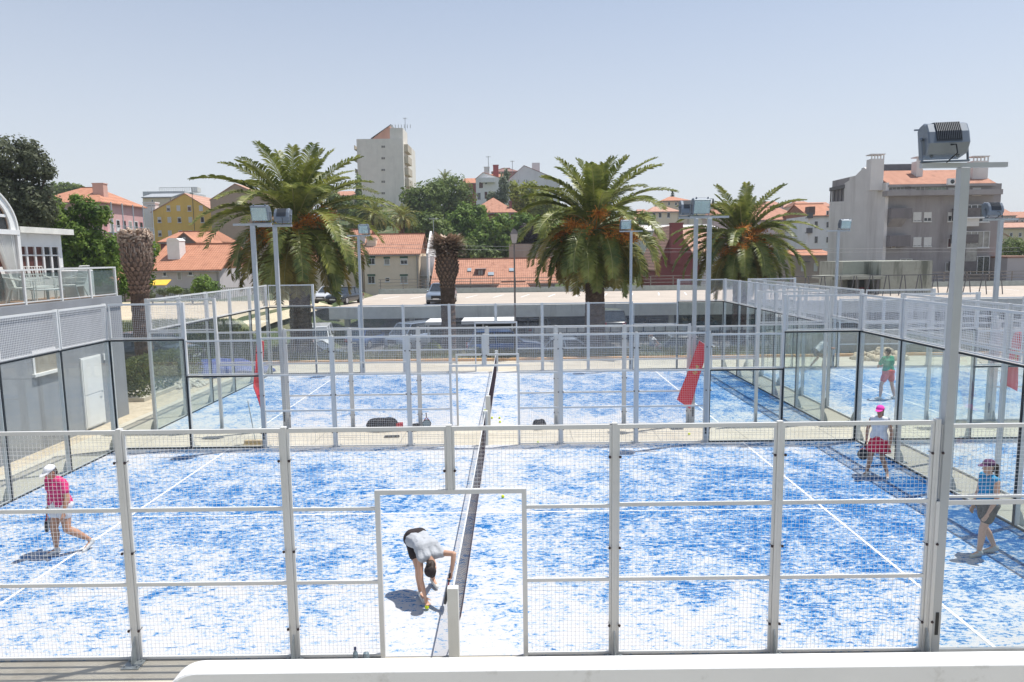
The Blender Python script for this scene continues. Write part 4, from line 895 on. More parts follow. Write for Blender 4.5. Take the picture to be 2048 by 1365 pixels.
# ------------------------------------------------------------------ parking deck
dk = thing('parking_deck', 'long parking deck with a pale concrete edge above shaded parking bays', 'deck', (0, 0, 0))
deckc = mat('deck_surface', (0.46, 0.40, 0.34), 0.9, var=0.08, scale=0.5, dirt=(0.38, 0.33, 0.28), dscale=0.4)
edgec = mat('deck_edge_concrete', (0.62, 0.63, 0.58), 0.9, var=0.06, dirt=(0.44, 0.44, 0.40), dscale=0.7, streak=True)
X0, X1, D0, D1 = at(640, 0, 47).x, 75, 45.5, 66
b = MB().box(X0, X1, D0, D1, 0.35, 1.20); b.build('deck_slab', edgec, dk)
MB().box(X0, X1, D0, D0+0.25, 1.203, 1.30).build('kerb', edgec, dk)
MB().box(X0+0.1, X1, D0+0.26, D1-0.1, 1.203, 1.215).build('deck_surface', deckc, dk)
for i in range(16):
    x = X0+1+i*5.2
    if x < X1: MB().box(x-0.2, x+0.2, D0+1.5, D0+1.9, -1.75, 0.35).build('pillar', edgec, dk)
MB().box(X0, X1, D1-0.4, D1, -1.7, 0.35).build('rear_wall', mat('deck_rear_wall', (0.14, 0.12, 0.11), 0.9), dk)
b = MB()
for i in range(24):
    x = X0+2+i*2.6
    b.loft([[(x, 57.0, 1.216), (x+0.12, 57.0, 1.216), (x+0.12, 57.0, 1.222), (x, 57.0, 1.222)], [(x+0.9, 61.5, 1.216), (x+1.02, 61.5, 1.216), (x+1.02, 61.5, 1.222), (x+0.9, 61.5, 1.222)]])
for i, (o_) in enumerate((0,)):
    b.build('bay_marking', LINE, dk)
MB().box(X0, X1, D1-0.35, D1-0.05, 1.21, 1.75).build('guard_wall', mat('guard_steel', (0.34, 0.38, 0.36), 0.6, dirt=(0.25, 0.27, 0.25), dscale=2), dk)
b = MB()
for i in range(30): x = X0+0.2+i*2.4; b.box(x-0.04, x+0.04, D1-0.2, D1-0.12, 1.75, 2.75)
for z in (2.05, 2.4, 2.72): b.box(X0, X1, D1-0.2, D1-0.16, z, z+0.06)
b.build('guard_rail', mat('rusty_rail', (0.26, 0.23, 0.20), 0.7), dk)
# dark slanted fence posts beyond the deck on the right
fp = thing('security_fence', 'dark slanted post fence on the deck in front of the apartment block', 'fence', (0, 0, 0))
b = MB(); x0, x1 = at(1560, 0, 52).x, at(2048, 0, 52).x
n = 30
MB().box(x0, x1, 51.98, 52.04, 1.2+1.75, 1.2+1.82).build('top_rail', mat('rail_dark', (0.1, 0.1, 0.11), 0.5), fp)
for i in range(n):
    x = x0+(x1-x0)*i/(n-1); MB().bar((x, 52, 1.21), (x+0.25*(-1)**i, 52, 2.95), 0.06).build('post', mat('rail_dark', (0.1, 0.1, 0.11), 0.5), fp)
# carport beam
cp = thing('carport', 'long low carport with a pale roof edge in front of the shaded bays', 'carport', (0, 0, 0))
c0, c1 = at(850, 650, 40).x, at(1030, 650, 40).x
for a, c, v in ((c0, at(877,0,40).x, 647), (at(908,0,40).x, c1, 646)):
    z = at(950, v, 40).z; MB().box(a, c, 40, 43, z-0.1, z+0.12).build('carport_roof', white, cp)
z = at(950, 646, 40).z
for x in (c0+0.2, c1-0.2, (c0+c1)/2+0.9): MB().box(x-0.06, x+0.06, 40.2, 40.32, -1.7, z-0.1).build('post', frame, cp)
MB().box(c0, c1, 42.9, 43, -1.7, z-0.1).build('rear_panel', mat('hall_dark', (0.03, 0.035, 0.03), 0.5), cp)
# barrier with posts right
bf = thing('low_barrier', 'low pale barrier with dark uprights in front of the shaded parking on the right', 'barrier', (0, 0, 0))
x0, x1 = at(1060, 0, 37).x, at(1640, 0, 37).x
for i in range(26):
    x = x0+(x1-x0)*i/25; MB().bar((x, 37, -1.7), (x+0.05, 37, at(1200, 655, 37).z), 0.07).build('post', mat('rail_dark', (0.1, 0.1, 0.11), 0.5), bf)
MB().box(x0, x1, 37.05, 37.2, at(1200, 664, 37).z, at(1200, 655, 37).z).build('panel', mat('barrier_white', (0.6, 0.58, 0.54), 0.7, dirt=(0.4, 0.38, 0.33)), bf)
# ------------------------------------------------------------------ vegetation
def leafmat(name, c1, c2, scale=0.8, trans=0.35, rough=0.6, glaze=0.25):
    if name in MATS: return MATS[name]
    m = bpy.data.materials.new(name); m.use_nodes = True; nt = m.node_tree; L = nt.links
    b = nt.nodes['Principled BSDF']; b.inputs['Roughness'].default_value = rough; b.inputs['Specular IOR Level'].default_value = glaze
    o = nt.nodes['Material Output']; tc = _n(nt, 'ShaderNodeTexCoord'); no = _n(nt, 'ShaderNodeTexNoise'); no.inputs['Scale'].default_value = scale; no.inputs['Detail'].default_value = 5; no.inputs['Roughness'].default_value = 0.7
    L.new(tc.outputs['Object'], no.inputs['Vector']); cr = _n(nt, 'ShaderNodeValToRGB'); e = cr.color_ramp.elements
    e[0].position = 0.36; e[0].color = list(c1)+[1]; e[1].position = 0.66; e[1].color = list(c2)+[1]
    L.new(no.outputs['Fac'], cr.inputs[0]); L.new(cr.outputs[0], b.inputs['Base Color'])
    t = _n(nt, 'ShaderNodeBsdfTranslucent'); L.new(cr.outputs[0], t.inputs[0]); mx = _n(nt, 'ShaderNodeMixShader'); mx.inputs[0].default_value = trans
    L.new(b.outputs[0], mx.inputs[1]); L.new(t.outputs[0], mx.inputs[2]); L.new(mx.outputs[0], o.inputs[0]); MATS[name] = m; return m
bark = mat('bark', (0.13, 0.10, 0.075), 0.95, var=0.3, scale=6, bump=0.8, bscale=12)
palmbark = mat('palm_trunk', (0.115, 0.075, 0.055), 0.95, var=0.35, scale=9, bump=1.0, bscale=14, dirt=(0.20, 0.14, 0.10), dscale=5)
leafA = leafmat('olive_leaves', (0.072, 0.085, 0.049), (0.195, 0.215, 0.130), 1.2)
leafB = leafmat('fresh_leaves', (0.058, 0.124, 0.023), (0.247, 0.351, 0.065), 1.0)
leafC = leafmat('wood_leaves', (0.065, 0.111, 0.033), (0.247, 0.312, 0.085), 0.35)
leafD = leafmat('yellow_green_leaves', (0.130, 0.169, 0.026), (0.416, 0.442, 0.091), 0.5)
leafE = leafmat('grey_green_leaves', (0.12, 0.15, 0.10), (0.28, 0.32, 0.21), 0.6)
leafF = leafmat('purple_leaves', (0.02, 0.012, 0.018), (0.05, 0.03, 0.04), 0.6)
leafH = leafmat('hedge_leaves', (0.039, 0.065, 0.016), (0.182, 0.195, 0.065), 3.0)
frondm = leafmat('palm_leaflets', (0.085, 0.125, 0.028), (0.36, 0.37, 0.085), 0.9, 0.30, 0.42, 0.5)
frondo = leafmat('old_palm_leaflets', (0.16, 0.15, 0.035), (0.46, 0.34, 0.09), 0.9, 0.3, 0.5, 0.4)
ribm = mat('frond_rib', (0.36, 0.33, 0.14), 0.5, var=0.2); fruitm = mat('date_clusters', (0.62, 0.24, 0.04), 0.7, var=0.35, scale=5)
deadm = mat('dead_leaf_bases', (0.25, 0.16, 0.115), 0.95, var=0.45, scale=6, dirt=(0.36, 0.26, 0.19), dscale=8)
def cards(b, rnd, c, rad, n, size, flat=0.0):
    "n leaf clusters near the surface and through the volume of an ellipsoid"
    for _ in range(n):
        z = rnd.uniform(-1, 1); a = rnd.uniform(0, 2*math.pi); q = math.sqrt(1-z*z); r = rnd.uniform(0.35, 1.0)**0.5
        r *= 1+0.16*math.sin(5*a+3*z)+0.12*math.sin(9*z+a*2)
        p = Vector((c[0]+rad[0]*q*math.cos(a)*r, c[1]+rad[1]*q*math.sin(a)*r, c[2]+rad[2]*z*r))
        nrm = Vector((q*math.cos(a)+rnd.uniform(-.9, .9), q*math.sin(a)+rnd.uniform(-.9, .9), z+rnd.uniform(-.5, 1.1))).normalized()
        x = nrm.orthogonal().normalized(); x = (Matrix.Rotation(rnd.uniform(0, 6.28), 3, nrm) @ x); y = nrm.cross(x)
        s = size*rnd.uniform(0.6, 1.4)
        b.v += [tuple(p-x*s*0.5), tuple(p+y*s*0.28+x*s*0.05), tuple(p+x*s*0.55), tuple(p-y*s*0.28)]; k = len(b.v); b.f.append((k-4, k-3, k-2, k-1))
def tree(name, label, lobes, Y, m, n=2600, size=None, group=None, seed=1, trunk=None, base=None, cat='tree', flat=1.0):
    """lobes: (u, v, half width px, half height px, dy) in photo pixels at depth Y"""
    rnd = random.Random(seed); k = (Y-CY)/FPX
    u0 = sum(l[0] for l in lobes)/len(lobes) if trunk is None else trunk
    vb = max(l[1] for l in lobes); pb = at(u0, vb, Y); zb = terr(pb.x, Y) if base is None else base
    t = thing(name, label, cat, (pb.x, Y, zb), group=group); b = MB(); tot = sum(l[2]*l[3] for l in lobes); tops = []
    for l in lobes:
        Yl = Y+(l[4] if len(l) > 4 else 0); p = at(l[0], l[1], Yl); c = (p.x-pb.x, Yl-Y, p.z-zb); rx, rz = l[2]*k, l[3]*k; tops.append(c)
        cards(b, rnd, c, (rx, (rx+rz)/2*flat, rz), int(n*l[2]*l[3]/tot), size or max(0.12, 0.16*(tot**0.5)*k/len(lobes)**0.5))
    b.build('crown', m, t)
    tb = MB(); c0 = Vector(tops[0]); zt = sum(c[2] for c in tops)/len(tops); r = max(0.10, 0.045*zt)
    mid = Vector((0, 0, zt*0.45)); tb.tube([(0, 0, -0.3), mid*0.5+Vector((0.06, 0, 0)), mid], [r, r*0.8, r*0.65], 8)
    for c in tops[:9]: c = Vector(c); tb.tube([mid-Vector((0, 0, 0.2)), mid.lerp(c, 0.5)+Vector((0, 0, 0.1*zt)), c+Vector((0, 0, 0.0))], [r*0.5, r*0.3, r*0.1], 6)
    tb.build('trunk', bark, t); return t
def frond(lb, rb, rnd, o, az, el, L, bend, pairs, wl, roll=0.0):
    "one feather leaf: a curved rib with leaflet pairs in a shallow V"
    n = 14; P = []; T = []; p = Vector(o); e = el
    h = Vector((math.cos(az), math.sin(az), 0)); side = Vector((-math.sin(az), math.cos(az), 0))
    for i in range(n+1):
        P.append(p.copy()); e = el-bend*(i/n)**1.25; d = h*math.cos(e)+Vector((0, 0, math.sin(e)))
        T.append(d); p = p+d*(L/n)
        side_ = side
    rb.tube(P, [0.035*(1-0.85*i/n)+0.004 for i in range(n+1)], 4, cap=False)
    for j in range(pairs):
        s = 0.10+0.89*j/(pairs-1); f = s*n; i = min(int(f), n-1); q = P[i].lerp(P[i+1], f-i); d = T[i]
        up = side.cross(d) ; up = up if up.z > 0 else -up
        ll = wl*(math.sin(math.pi*(0.12+0.80*s))**0.7)*rnd.uniform(0.85, 1.1)
        if s < 0.2: ll *= 0.55
        for sg in (-1, 1):
            fw = rnd.uniform(0.55, 0.95); v = (side*sg*1.0+d*fw+up*rnd.uniform(0.15, 0.55)).normalized()
            tip = q+v*ll+Vector((0, 0, -0.16*ll*(0.4+abs(math.cos(e)))))
            w2 = d*0.040; mid = q+v*ll*0.55+Vector((0, 0, 0.01))
            k = len(lb.v); lb.v += [tuple(q-w2*0.5), tuple(mid-w2), tuple(tip), tuple(mid+w2), tuple(q+w2*0.5)]; lb.f.append((k, k+1, k+2, k+3, k+4))
def palm(label, u, v, Y, Rr, seed, group, trunk_r=0.5, nf=96, pairs=76, fruit=True, name='palm_tree', lean=0.0, dyn=1.0):
    "u, v: where the heart of the crown stands in the photo"
    rnd = random.Random(seed); p = at(u, v, Y); zb = terr(p.x, Y); H = p.z-zb
    t = thing(name, label, 'palm tree', (p.x, Y, zb), group=group)
    lb, ob, rb = MB(), MB(), MB(); heart = Vector((0, 0, H)); GA = 2.39996
    for i in range(nf):
        f = (i+0.5)/nf; az = i*GA+rnd.uniform(-.30, .30)
        if rnd.random() < 0.06: continue
        el = R(86)-R(136)*f**0.95+rnd.uniform(-.17, .17)
        bend = R(38)+R(66)*min(1, f*1.9)*(1 if f < 0.55 else 1-0.75*(f-0.55)/0.45)+rnd.uniform(-.12, .12)
        if el < R(-10): bend = min(bend, R(84)+el+R(6))
        L = Rr*(0.78+0.30*math.sin(math.pi*min(1, f*1.35)))*rnd.uniform(0.84, 1.08)
        if f > 0.8: L *= 1.0
        o = heart+Vector((math.cos(az), math.sin(az), 0))*trunk_r*0.45*min(1, 0.3+f)+Vector((0, 0, 0.45*(0.5-f)))
        frond(ob if (f > 0.75 and rnd.random() < 0.6) or (f > 0.5 and rnd.random() < 0.2) else lb, rb, rnd, o, az, el, L, max(0.15, bend), pairs, 0.70*Rr/4.6)
    cr = lb.build('crown', frondm, t); ob.build('dry_fronds', frondo, t); rb.build('frond_ribs', ribm, t)
    tb = MB(); r0 = trunk_r; rings = []
    n = 26; hs = H-0.35; N = 18
    for i in range(n*2+1):
        z = -0.3+(hs+0.3)*i/(n*2); zz = z/hs; rr = r0*(1.12-0.16*min(1, zz*2)) + (0.22*r0*sm(0.72, 0.97, zz)) + (0.035 if i % 2 else 0)
        rings.append([(rr*(1+0.05*math.cos(N/2*a+i*1.57))*math.cos(a), rr*(1+0.05*math.cos(N/2*a+i*1.57))*math.sin(a), z) for a in [2*math.pi*k/N for k in range(N)]])
    tb.loft(rings); tb.build('trunk', palmbark, t)
    if fruit:
        for i in range(15):
            az = rnd.uniform(0, 6.28) if i > 10 else R(170)+R(20)*i; el = rnd.uniform(-.30, .75); L = rnd.uniform(1.0, 1.75)*Rr/4.6; fb = MB()
            h = Vector((math.cos(az), math.sin(az), 0)); q = heart+h*0.3; tip = q+h*L*math.cos(el)+Vector((0, 0, L*math.sin(el)-0.1))
            fb.tube([q, q.lerp(tip, 0.5)+Vector((0, 0, 0.15)), tip], 0.03, 5)
            for _ in range(110):
                a = Vector((rnd.gauss(0, 1), rnd.gauss(0, 1), rnd.gauss(0, .6)-0.35)).normalized()*rnd.uniform(0.25, 0.7)
                w = a.orthogonal().normalized()*0.032; fb.tri(tip-w, tip+w, tip+a+h*0.2)
                fb.ball(tip+a*0.9+h*0.18, 0.03, 4, 3)
            fb.build('fruit_cluster', fruitm, t)
    return t
GP = 'large feather palms behind the courts'
palm('huge leftmost palm with arching fronds and orange date clusters, behind the twin floodlights', 592, 455, 30, 5.5, 3, GP, 0.55)
palm('large middle palm with a thick trunk, right of the street lantern', 1190, 458, 30, 4.95, 11, GP, 0.52)
palm('rightmost large palm, partly hidden behind the pair of white floodlight posts', 1484, 487, 38, 4.7, 23, GP, 0.5, nf=84)
GS = 'small palms on the hillside'
palm('small hillside palm directly below the tower block', 748, 432, 96, 2.9, 31, GS, 0.35, nf=52, pairs=26, fruit=False)
palm('small hillside palm right of the one below the tower, with yellowing lower fronds', 803, 436, 92, 2.7, 37, GS, 0.35, nf=52, pairs=26, fruit=False)
palm('small palm sticking out above the hilltop trees right of the tower', 889, 362, 130, 2.6, 41, GS, 0.3, nf=44, pairs=22, fruit=False)
# dead, beheaded palms
def deadpalm(label, u, vt, vm, Y, r, seed, style):
    rnd = random.Random(seed); p = at(u, vt, Y); zb = terr(p.x, Y); H = p.z-zb; hm = at(u, vm, Y).z-zb
    t = thing('dead_palm', label, 'dead palm', (p.x, Y, zb), group='beheaded palm trunks')
    N = 16; rings = []; n = 40
    for i in range(n+1):
        z = -0.3+(H+0.2)*i/n; f = z/H
        if style == 0: rr = r*(0.92+0.60*sm(hm/H*0.86, hm/H*1.08, f))
        else: rr = r*(0.95+0.55*sm(hm/H*0.84, hm/H, f)-0.25*sm(hm/H*1.02, 0.99, f))
        rr += 0.03 if i % 2 else 0
        rings.append([(rr*(1+0.06*math.cos(N/2*a+i*1.57))*math.cos(a), rr*(1+0.06*math.cos(N/2*a+i*1.57))*math.sin(a), z) for a in [2*math.pi*k/N for k in range(N)]])
    MB().loft(rings).build('trunk', palmbark, t)
    # criss-cross leaf bases
    b = MB()
    z0 = hm*0.80
    rows = 13
    for j in range(rows):
        z = z0+(H-z0)*j/rows; f = z/H
        rr = r*(0.92+0.60*sm(hm/H*0.86, hm/H*1.08, f)) if style == 0 else r*(0.95+0.55*sm(hm/H*0.84, hm/H, f)-0.25*sm(hm/H*1.02, 0.99, f))
        for i in range(15):
            a = 2*math.pi*(i+0.5*(j % 2))/15; h = Vector((math.cos(a), math.sin(a), 0)); s = Vector((-math.sin(a), math.cos(a), 0)); q = h*(rr-0.02)+Vector((0, 0, z))
            o = q+h*0.10+Vector((0, 0, 0.13)); b.loft([[q-s*0.09, q+s*0.09, q+s*0.03-Vector((0,0,.08)), q-s*0.03-Vector((0,0,.08))], [o-s*0.05, o+s*0.05, o+s*0.03-Vector((0,0,.05)), o-s*0.03-Vector((0,0,.05))]])
    b.build('leaf_bases', deadm, t)
    b = MB()
    if style == 0:   # clipped stubs on top, hanging fibres below
        for i in range(230):
            a = rnd.uniform(0, 6.28); e = rnd.uniform(-.3, 1.0); h = Vector((math.cos(a)*math.cos(e), math.sin(a)*math.cos(e), math.sin(e)*0.55)); q = h*r*1.25+Vector((0, 0, H-0.18+rnd.uniform(-.14, .10))); o = q+h*0.22; s = h.orthogonal().normalized()*0.06; w = h.cross(s).normalized()*0.045
            b.loft([[q-s, q+w, q+s, q-w], [o-s, o+w, o+s, o-w]])
        for i in range(380):
            a = rnd.uniform(0, 6.28); h = Vector((math.cos(a), math.sin(a), 0)); q = h*r*1.5+Vector((0, 0, H-0.3)); s = Vector((-h.y, h.x, 0))*0.02; e = q+Vector((0, 0, -rnd.uniform(0.3, 1.2)))+h*rnd.uniform(-.15, .12)+s*rnd.uniform(-6, 6); b.tri(q-s, q+s, e)
    else:            # a ragged skirt of dry leaf stubs
        for i in range(900):
            a = rnd.uniform(0, 6.28); e = rnd.uniform(-.35, .9); h = Vector((math.cos(a)*math.cos(e), math.sin(a)*math.cos(e), math.sin(e)*0.6)); q = h*r*1.1+Vector((0, 0, H-0.32+rnd.uniform(-.30, .28))); o = q+h*rnd.uniform(0.45, 1.1)+Vector((0, 0, rnd.uniform(-.12, .05))); s = h.cross(Vector((0, 0, 1))).normalized()*rnd.uniform(0.05, 0.10)
            b.quad(q-s*0.6, q.lerp(o, .6)-s, o, q.lerp(o, .6)+s)
    b.build('dry_leaf_stubs', mat('dry_stubs', (0.46, 0.35, 0.27), 0.9, var=0.4, scale=4, dirt=(0.15, 0.09, 0.06), dscale=5), t); return t
deadpalm('tall shaggy dead palm trunk with a clipped head beside the grey building corner', 270, 466, 540, 20, 0.36, 5, 0)
deadpalm('dead palm with a ragged skirt of dry stubs in front of the parked silver car', 893, 484, 540, 32, 0.42, 6, 1)
# left trees
tree('olive_tree', 'big dark grey green tree at the left edge behind the white tent', [(20, 320, 50, 44), (70, 330, 30, 34), (10, 385, 60, 45), (70, 400, 38, 42), (55, 300, 26, 22), (-30, 350, 50, 60), (85, 425, 28, 28), (95, 345, 18, 18), (30, 440, 60, 26)], 34, leafA, 17000, 0.20, seed=2)
tree('leafy_tree', 'bright green leafy tree right of the dark tree, before the pink house', [(125, 450, 36, 40), (165, 480, 42, 44), (170, 420, 22, 26), (200, 430, 22, 22), (150, 398, 10, 10), (205, 510, 34, 40), (140, 520, 40, 40), (112, 410, 12, 18), (235, 500, 24, 30), (180, 545, 46, 28), (100, 480, 20, 40)], 37, leafB, 17000, 0.22, seed=3, trunk=165)
tree('background_tree', 'round green tree top above the left end of the pink house roof', [(125, 380, 22, 14), (152, 376, 12, 9), (100, 388, 20, 14)], 135, leafC, 1500, 0.7, seed=4)
tree('young_tree', 'small light green tree in front of the low orange roofed house', [(405, 566, 20, 16), (420, 575, 22, 14), (392, 578, 12, 10)], 52, leafB, 1500, 0.22, seed=5)
tree('creeper_bush', 'bush growing around the dead palm beside the grey building', [(300, 520, 10, 22), (310, 500, 8, 16), (295, 555, 12, 26), (244, 540, 14, 36), (252, 575, 16, 22)], 24, leafB, 1800, 0.14, seed=6, cat='bush')
# hillside wood, tree by tree
GT = 'trees on the hillside below the tower'
hill = [
 ('round dark green tree at the left foot of the tower', [(735, 420, 24, 26), (716, 440, 20, 24), (760, 440, 24, 20)], 112, leafC, 2200),
 ('slim dark cypress against the left side of the tower', [(717, 372, 5, 26), (717, 395, 7, 20)], 150, leafC, 700),
 ('broad green tree right below the tower, left of the hilltop palm', [(850, 400, 36, 34), (825, 395, 26, 20), (872, 385, 28, 24), (840, 430, 40, 30)], 116, leafC, 4200),
 ('tall bushy tree under the hilltop palm', [(905, 380, 34, 30), (880, 372, 18, 14), (925, 400, 26, 34), (890, 410, 30, 30)], 124, leafC, 3800),
 ('leafy tree left of the brick house roof', [(935, 440, 30, 32), (915, 455, 30, 30), (960, 425, 16, 16)], 104, leafB, 3200),
 ('wide dark tree in the hollow behind the cream house', [(860, 455, 34, 30), (830, 465, 26, 24), (885, 480, 34, 26)], 98, leafC, 3600),
 ('bushy tree directly left of the street lantern', [(985, 470, 34, 36), (1005, 450, 22, 24), (960, 490, 34, 30), (1008, 490, 18, 30)], 96, leafB, 3800),
 ('low shaded tree above the long orange roof', [(925, 500, 36, 24), (960, 510, 36, 20), (890, 505, 24, 20)], 93, leafC, 2800),
 ('silvery poplar in front of the pale gable', [(1008, 372, 10, 24), (1013, 350, 6, 12), (1004, 395, 14, 14), (985, 395, 12, 12)], 140, leafE, 1500),
 ('yellow green tree right of the silvery poplar', [(1040, 395, 22, 26), (1028, 378, 10, 16), (1060, 385, 16, 22), (1050, 420, 28, 24)], 128, leafD, 2800),
 ('yellow green shrub tree behind the left fronds of the middle palm', [(1085, 400, 24, 24), (1100, 420, 24, 20), (1070, 425, 20, 24)], 124, leafD, 2200),
 ('dark purple leaved tree left of the middle palm', [(1058, 470, 22, 20), (1048, 490, 16, 14)], 97, leafF, 1300),
 ('green tree behind the purple one', [(1045, 445, 26, 18), (1080, 455, 26, 20), (1110, 470, 26, 24)], 100, leafB, 2200),
 ('dark conifer clump behind the right side of the left palm', [(690, 415, 22, 20), (670, 400, 14, 14), (650, 385, 16, 12)], 140, leafC, 1700),
 ('dark bushes right of the middle palm crown', [(1290, 440, 20, 16), (1270, 455, 22, 16)], 120, leafC, 1200)]
for i, (lb_, lo, Y, m, n) in enumerate(hill): tree('hillside_tree', lb_, lo, Y, m, n, size=0.60, group=GT, seed=50+i)
# far trees and bushes
for i, (lb_, lo, Y, m) in enumerate([
 ('small round tree on the skyline between the floodlights and the right palm', [(1397, 407, 13, 9), (1385, 410, 8, 6)], 240, leafC),
 ('flat dark tree on the skyline right of the right palm', [(1500, 410, 14, 5), (1520, 408, 8, 4)], 260, leafC),
 ('grey green tree on the skyline far left of the yellow house', [(455, 395, 20, 8), (395, 398, 8, 5)], 190, leafC),
 ('dense green bush on the hillside at the right edge', [(2025, 495, 24, 20), (2050, 500, 26, 22), (2000, 508, 12, 10)], 86, leafC)]):
    tree('far_tree', lb_, lo, Y, m, 1300, 0.7 if Y > 100 else 0.4, group='distant trees', seed=80+i)
rnd = random.Random(9)
for u, v0, v1, w_, l in ((1345, 378, 402, 6, 'lone dark conifer on the skyline above the orange cap roof'), (1426, 398, 412, 4, 'small pointed conifer just right of the large floodlight glass')):
    p = at(u, v1, 250); q = at(u, v0, 250); h = q.z-p.z; t = thing('conifer', l, 'tree', (p.x, 250, p.z)); b = MB()
    for _ in range(700):
        f = rnd.random()**0.8; a = rnd.uniform(0, 6.28); rr = (1-f)*w_*0.19*rnd.uniform(0.3, 1.15); c = Vector((rr*math.cos(a), rr*math.sin(a), f*h)); x = Vector((rnd.gauss(0, 1), rnd.gauss(0, 1), rnd.gauss(0, .4))).normalized()*0.3; y = x.cross(Vector((0, 0, 1)))*0.6; b.quad(c-x, c-y, c+x, c+y)
    b.build('crown', leafC, t); MB().tube([(0, 0, -6), (0, 0, h*0.5)], 0.25, 6).build('trunk', bark, t)
# clipped hedge with a low kerb beside the path
h = thing('clipped_hedge', 'clipped green hedge on a low kerb beside the path, by the dark car', 'hedge', (-13.3, 18.4, 0))
b = MB(); rnd = random.Random(4)
for _ in range(7500):
    x, y, z = rnd.uniform(-.75, .55), rnd.uniform(-1.9, 3.2), rnd.uniform(0.12, 1.42)
    if max(abs((x+.1)/.65), abs((y-.65)/2.55), abs((z-.7)/.72)) < 0.72: continue
    c = Vector((x, y, z)); a = Vector((rnd.gauss(0, 1), rnd.gauss(0, 1), rnd.gauss(0, 1))).normalized()*rnd.uniform(.05, .11); d = a.orthogonal().normalized()*0.03; b.quad(c-a, c-d, c+a, c+d)
b.build('foliage', leafH, h); MB().box(-0.8, 0.62, -2.0, 3.3, -0.02, 0.14).build('kerb', conc, h)
# grassy bank and scrub between the courts and the lane
def scrub(name, label, x0, x1, y0, y1, n, hgt, m, seed, zf=None):
    rnd = random.Random(seed); b = MB()
    for _ in range(n):
        x, y = rnd.uniform(x0, x1), rnd.uniform(y0, y1)
        if math.sin(x*1.3+seed)+math.sin(y*2.1+x*0.6) < rnd.uniform(-2.2, 0.8): continue
        z = zf(x, y) if zf else terr(x, y); hh = hgt*rnd.uniform(.4, 1.3); a = rnd.uniform(0, 6.28); d = Vector((math.cos(a), math.sin(a), 0))*0.03*(1+hh); l = Vector((rnd.gauss(0, .3), rnd.gauss(0, .3), 1)).normalized()*hh; p = Vector((x, y, z-0.02)); b.tri(p-d, p+d, p+l)
    o = b.build(name, m); o['kind'] = 'stuff'; o['label'] = label; return o
dryg = leafmat('dry_grass', (0.14, 0.14, 0.05), (0.30, 0.26, 0.12), 0.7)
grn = leafmat('bank_grass', (0.06, 0.09, 0.02), (0.20, 0.22, 0.07), 0.6)
scrub('grass', 'patchy dry grass strip behind the courts', -13, 34, 25.5, 30.5, 16000, 0.30, dryg, 1)
def bank(x, y): return 1.5*sm(13.6, 16.5, -x)*sm(20.5, 25, y)+terr(x, y)*(1-sm(13.6, 16.5, -x))
bk = MB(); xs = [-13.2-0.4*i for i in range(26)]; ys = [20.4+0.5*j for j in range(28)]
for y in ys:
    for x in xs: bk.v.append((x, y, max(bank(x, y), terr(x, y)+0.0)+0.02))
for j in range(27):
    for i in range(25): bk.f.append((j*26+i, j*26+i+1, (j+1)*26+i+1, (j+1)*26+i))
struct(bk.build('ground', mat('bank_soil', (0.20, 0.20, 0.10), 0.95, var=0.25, scale=1.2, dirt=(0.10, 0.13, 0.04), dscale=1.0, dlim=(0.4, 0.6)), smooth=True))
scrub('grass', 'green grass on the bank left of the far court', -22, -13.2, 20.6, 33, 15000, 0.22, grn, 2, lambda x, y: max(bank(x, y), terr(x, y)))
# pale sandy yard on the raised ground behind the left fence
yd = MB(); xs = [-44+2.0*i for i in range(15)]; ys = [34+2.0*j for j in range(12)]
for y in ys:
    for x in xs: yd.v.append((x, y, terr(x, y)+0.03))
for j in range(11):
    for i in range(14): yd.f.append((j*15+i, j*15+i+1, (j+1)*15+i+1, (j+1)*15+i))
struct(yd.build('path', mat('sandy_yard', (0.56, 0.47, 0.33), 0.95, var=0.12, scale=0.8, dirt=(0.42, 0.33, 0.20), dscale=0.6), smooth=True))
fy = thing('garden_fence', 'thin dark garden fence in front of the low orange roofed house', 'fence', (0, 0, 0)); x0, x1 = at(290, 0, 55).x, at(520, 0, 55).x; z = 1.25; rnd = random.Random(3)
for i in range(60):
    x = x0+(x1-x0)*i/59; MB().box(x-0.02, x+0.02, 55, 55.03, z-0.2, z+1.3).build('post', mat('rail_green', (0.08, 0.12, 0.10), 0.6), fy)
MB().box(x0, x1, 55, 55.04, z+1.25, z+1.3).build('top_rail', mat('rail_green', (0.08, 0.12, 0.10), 0.6), fy)
for i, (u, v, r) in enumerate([(325, 583, 12), (350, 580, 16), (380, 584, 14), (410, 586, 18), (300, 588, 8)]):
    tree('shrub', ['low shrub beside the yellow awning', 'bushy shrub in the middle of the garden fence', 'shrub under the small white window', 'shrub at the foot of the left palm', 'little shrub touching the dead palm'][i], [(u, v, r, 7), (u+6, v+3, r*.6, 5)], 53, leafC if i % 2 else leafE, 500, 0.2, group='shrubs along the garden fence', seed=90+i, cat='shrub')
aw = thing('yellow_awning', 'yellow and white awning behind the dead palm in the garden', 'awning', at(325, 580, 57)); b = MB(); b.loft([[(-0.9, 0, 0.9), (0.9, 0, 0.9), (0.9, 0, 0.95), (-0.9, 0, 0.95)], [(-1.0, -1.2, 0.45), (1.0, -1.2, 0.45), (1.0, -1.2, 0.5), (-1.0, -1.2, 0.5)]]); b.build('cloth', mat('yellow_cloth', (0.75, 0.48, 0.05), 0.8), aw)
for s in (-0.9, 0.9): MB().tube([(s, -1.1, -1.0), (s, -1.1, 0.47)], 0.03, 5).build('pole', white, aw)

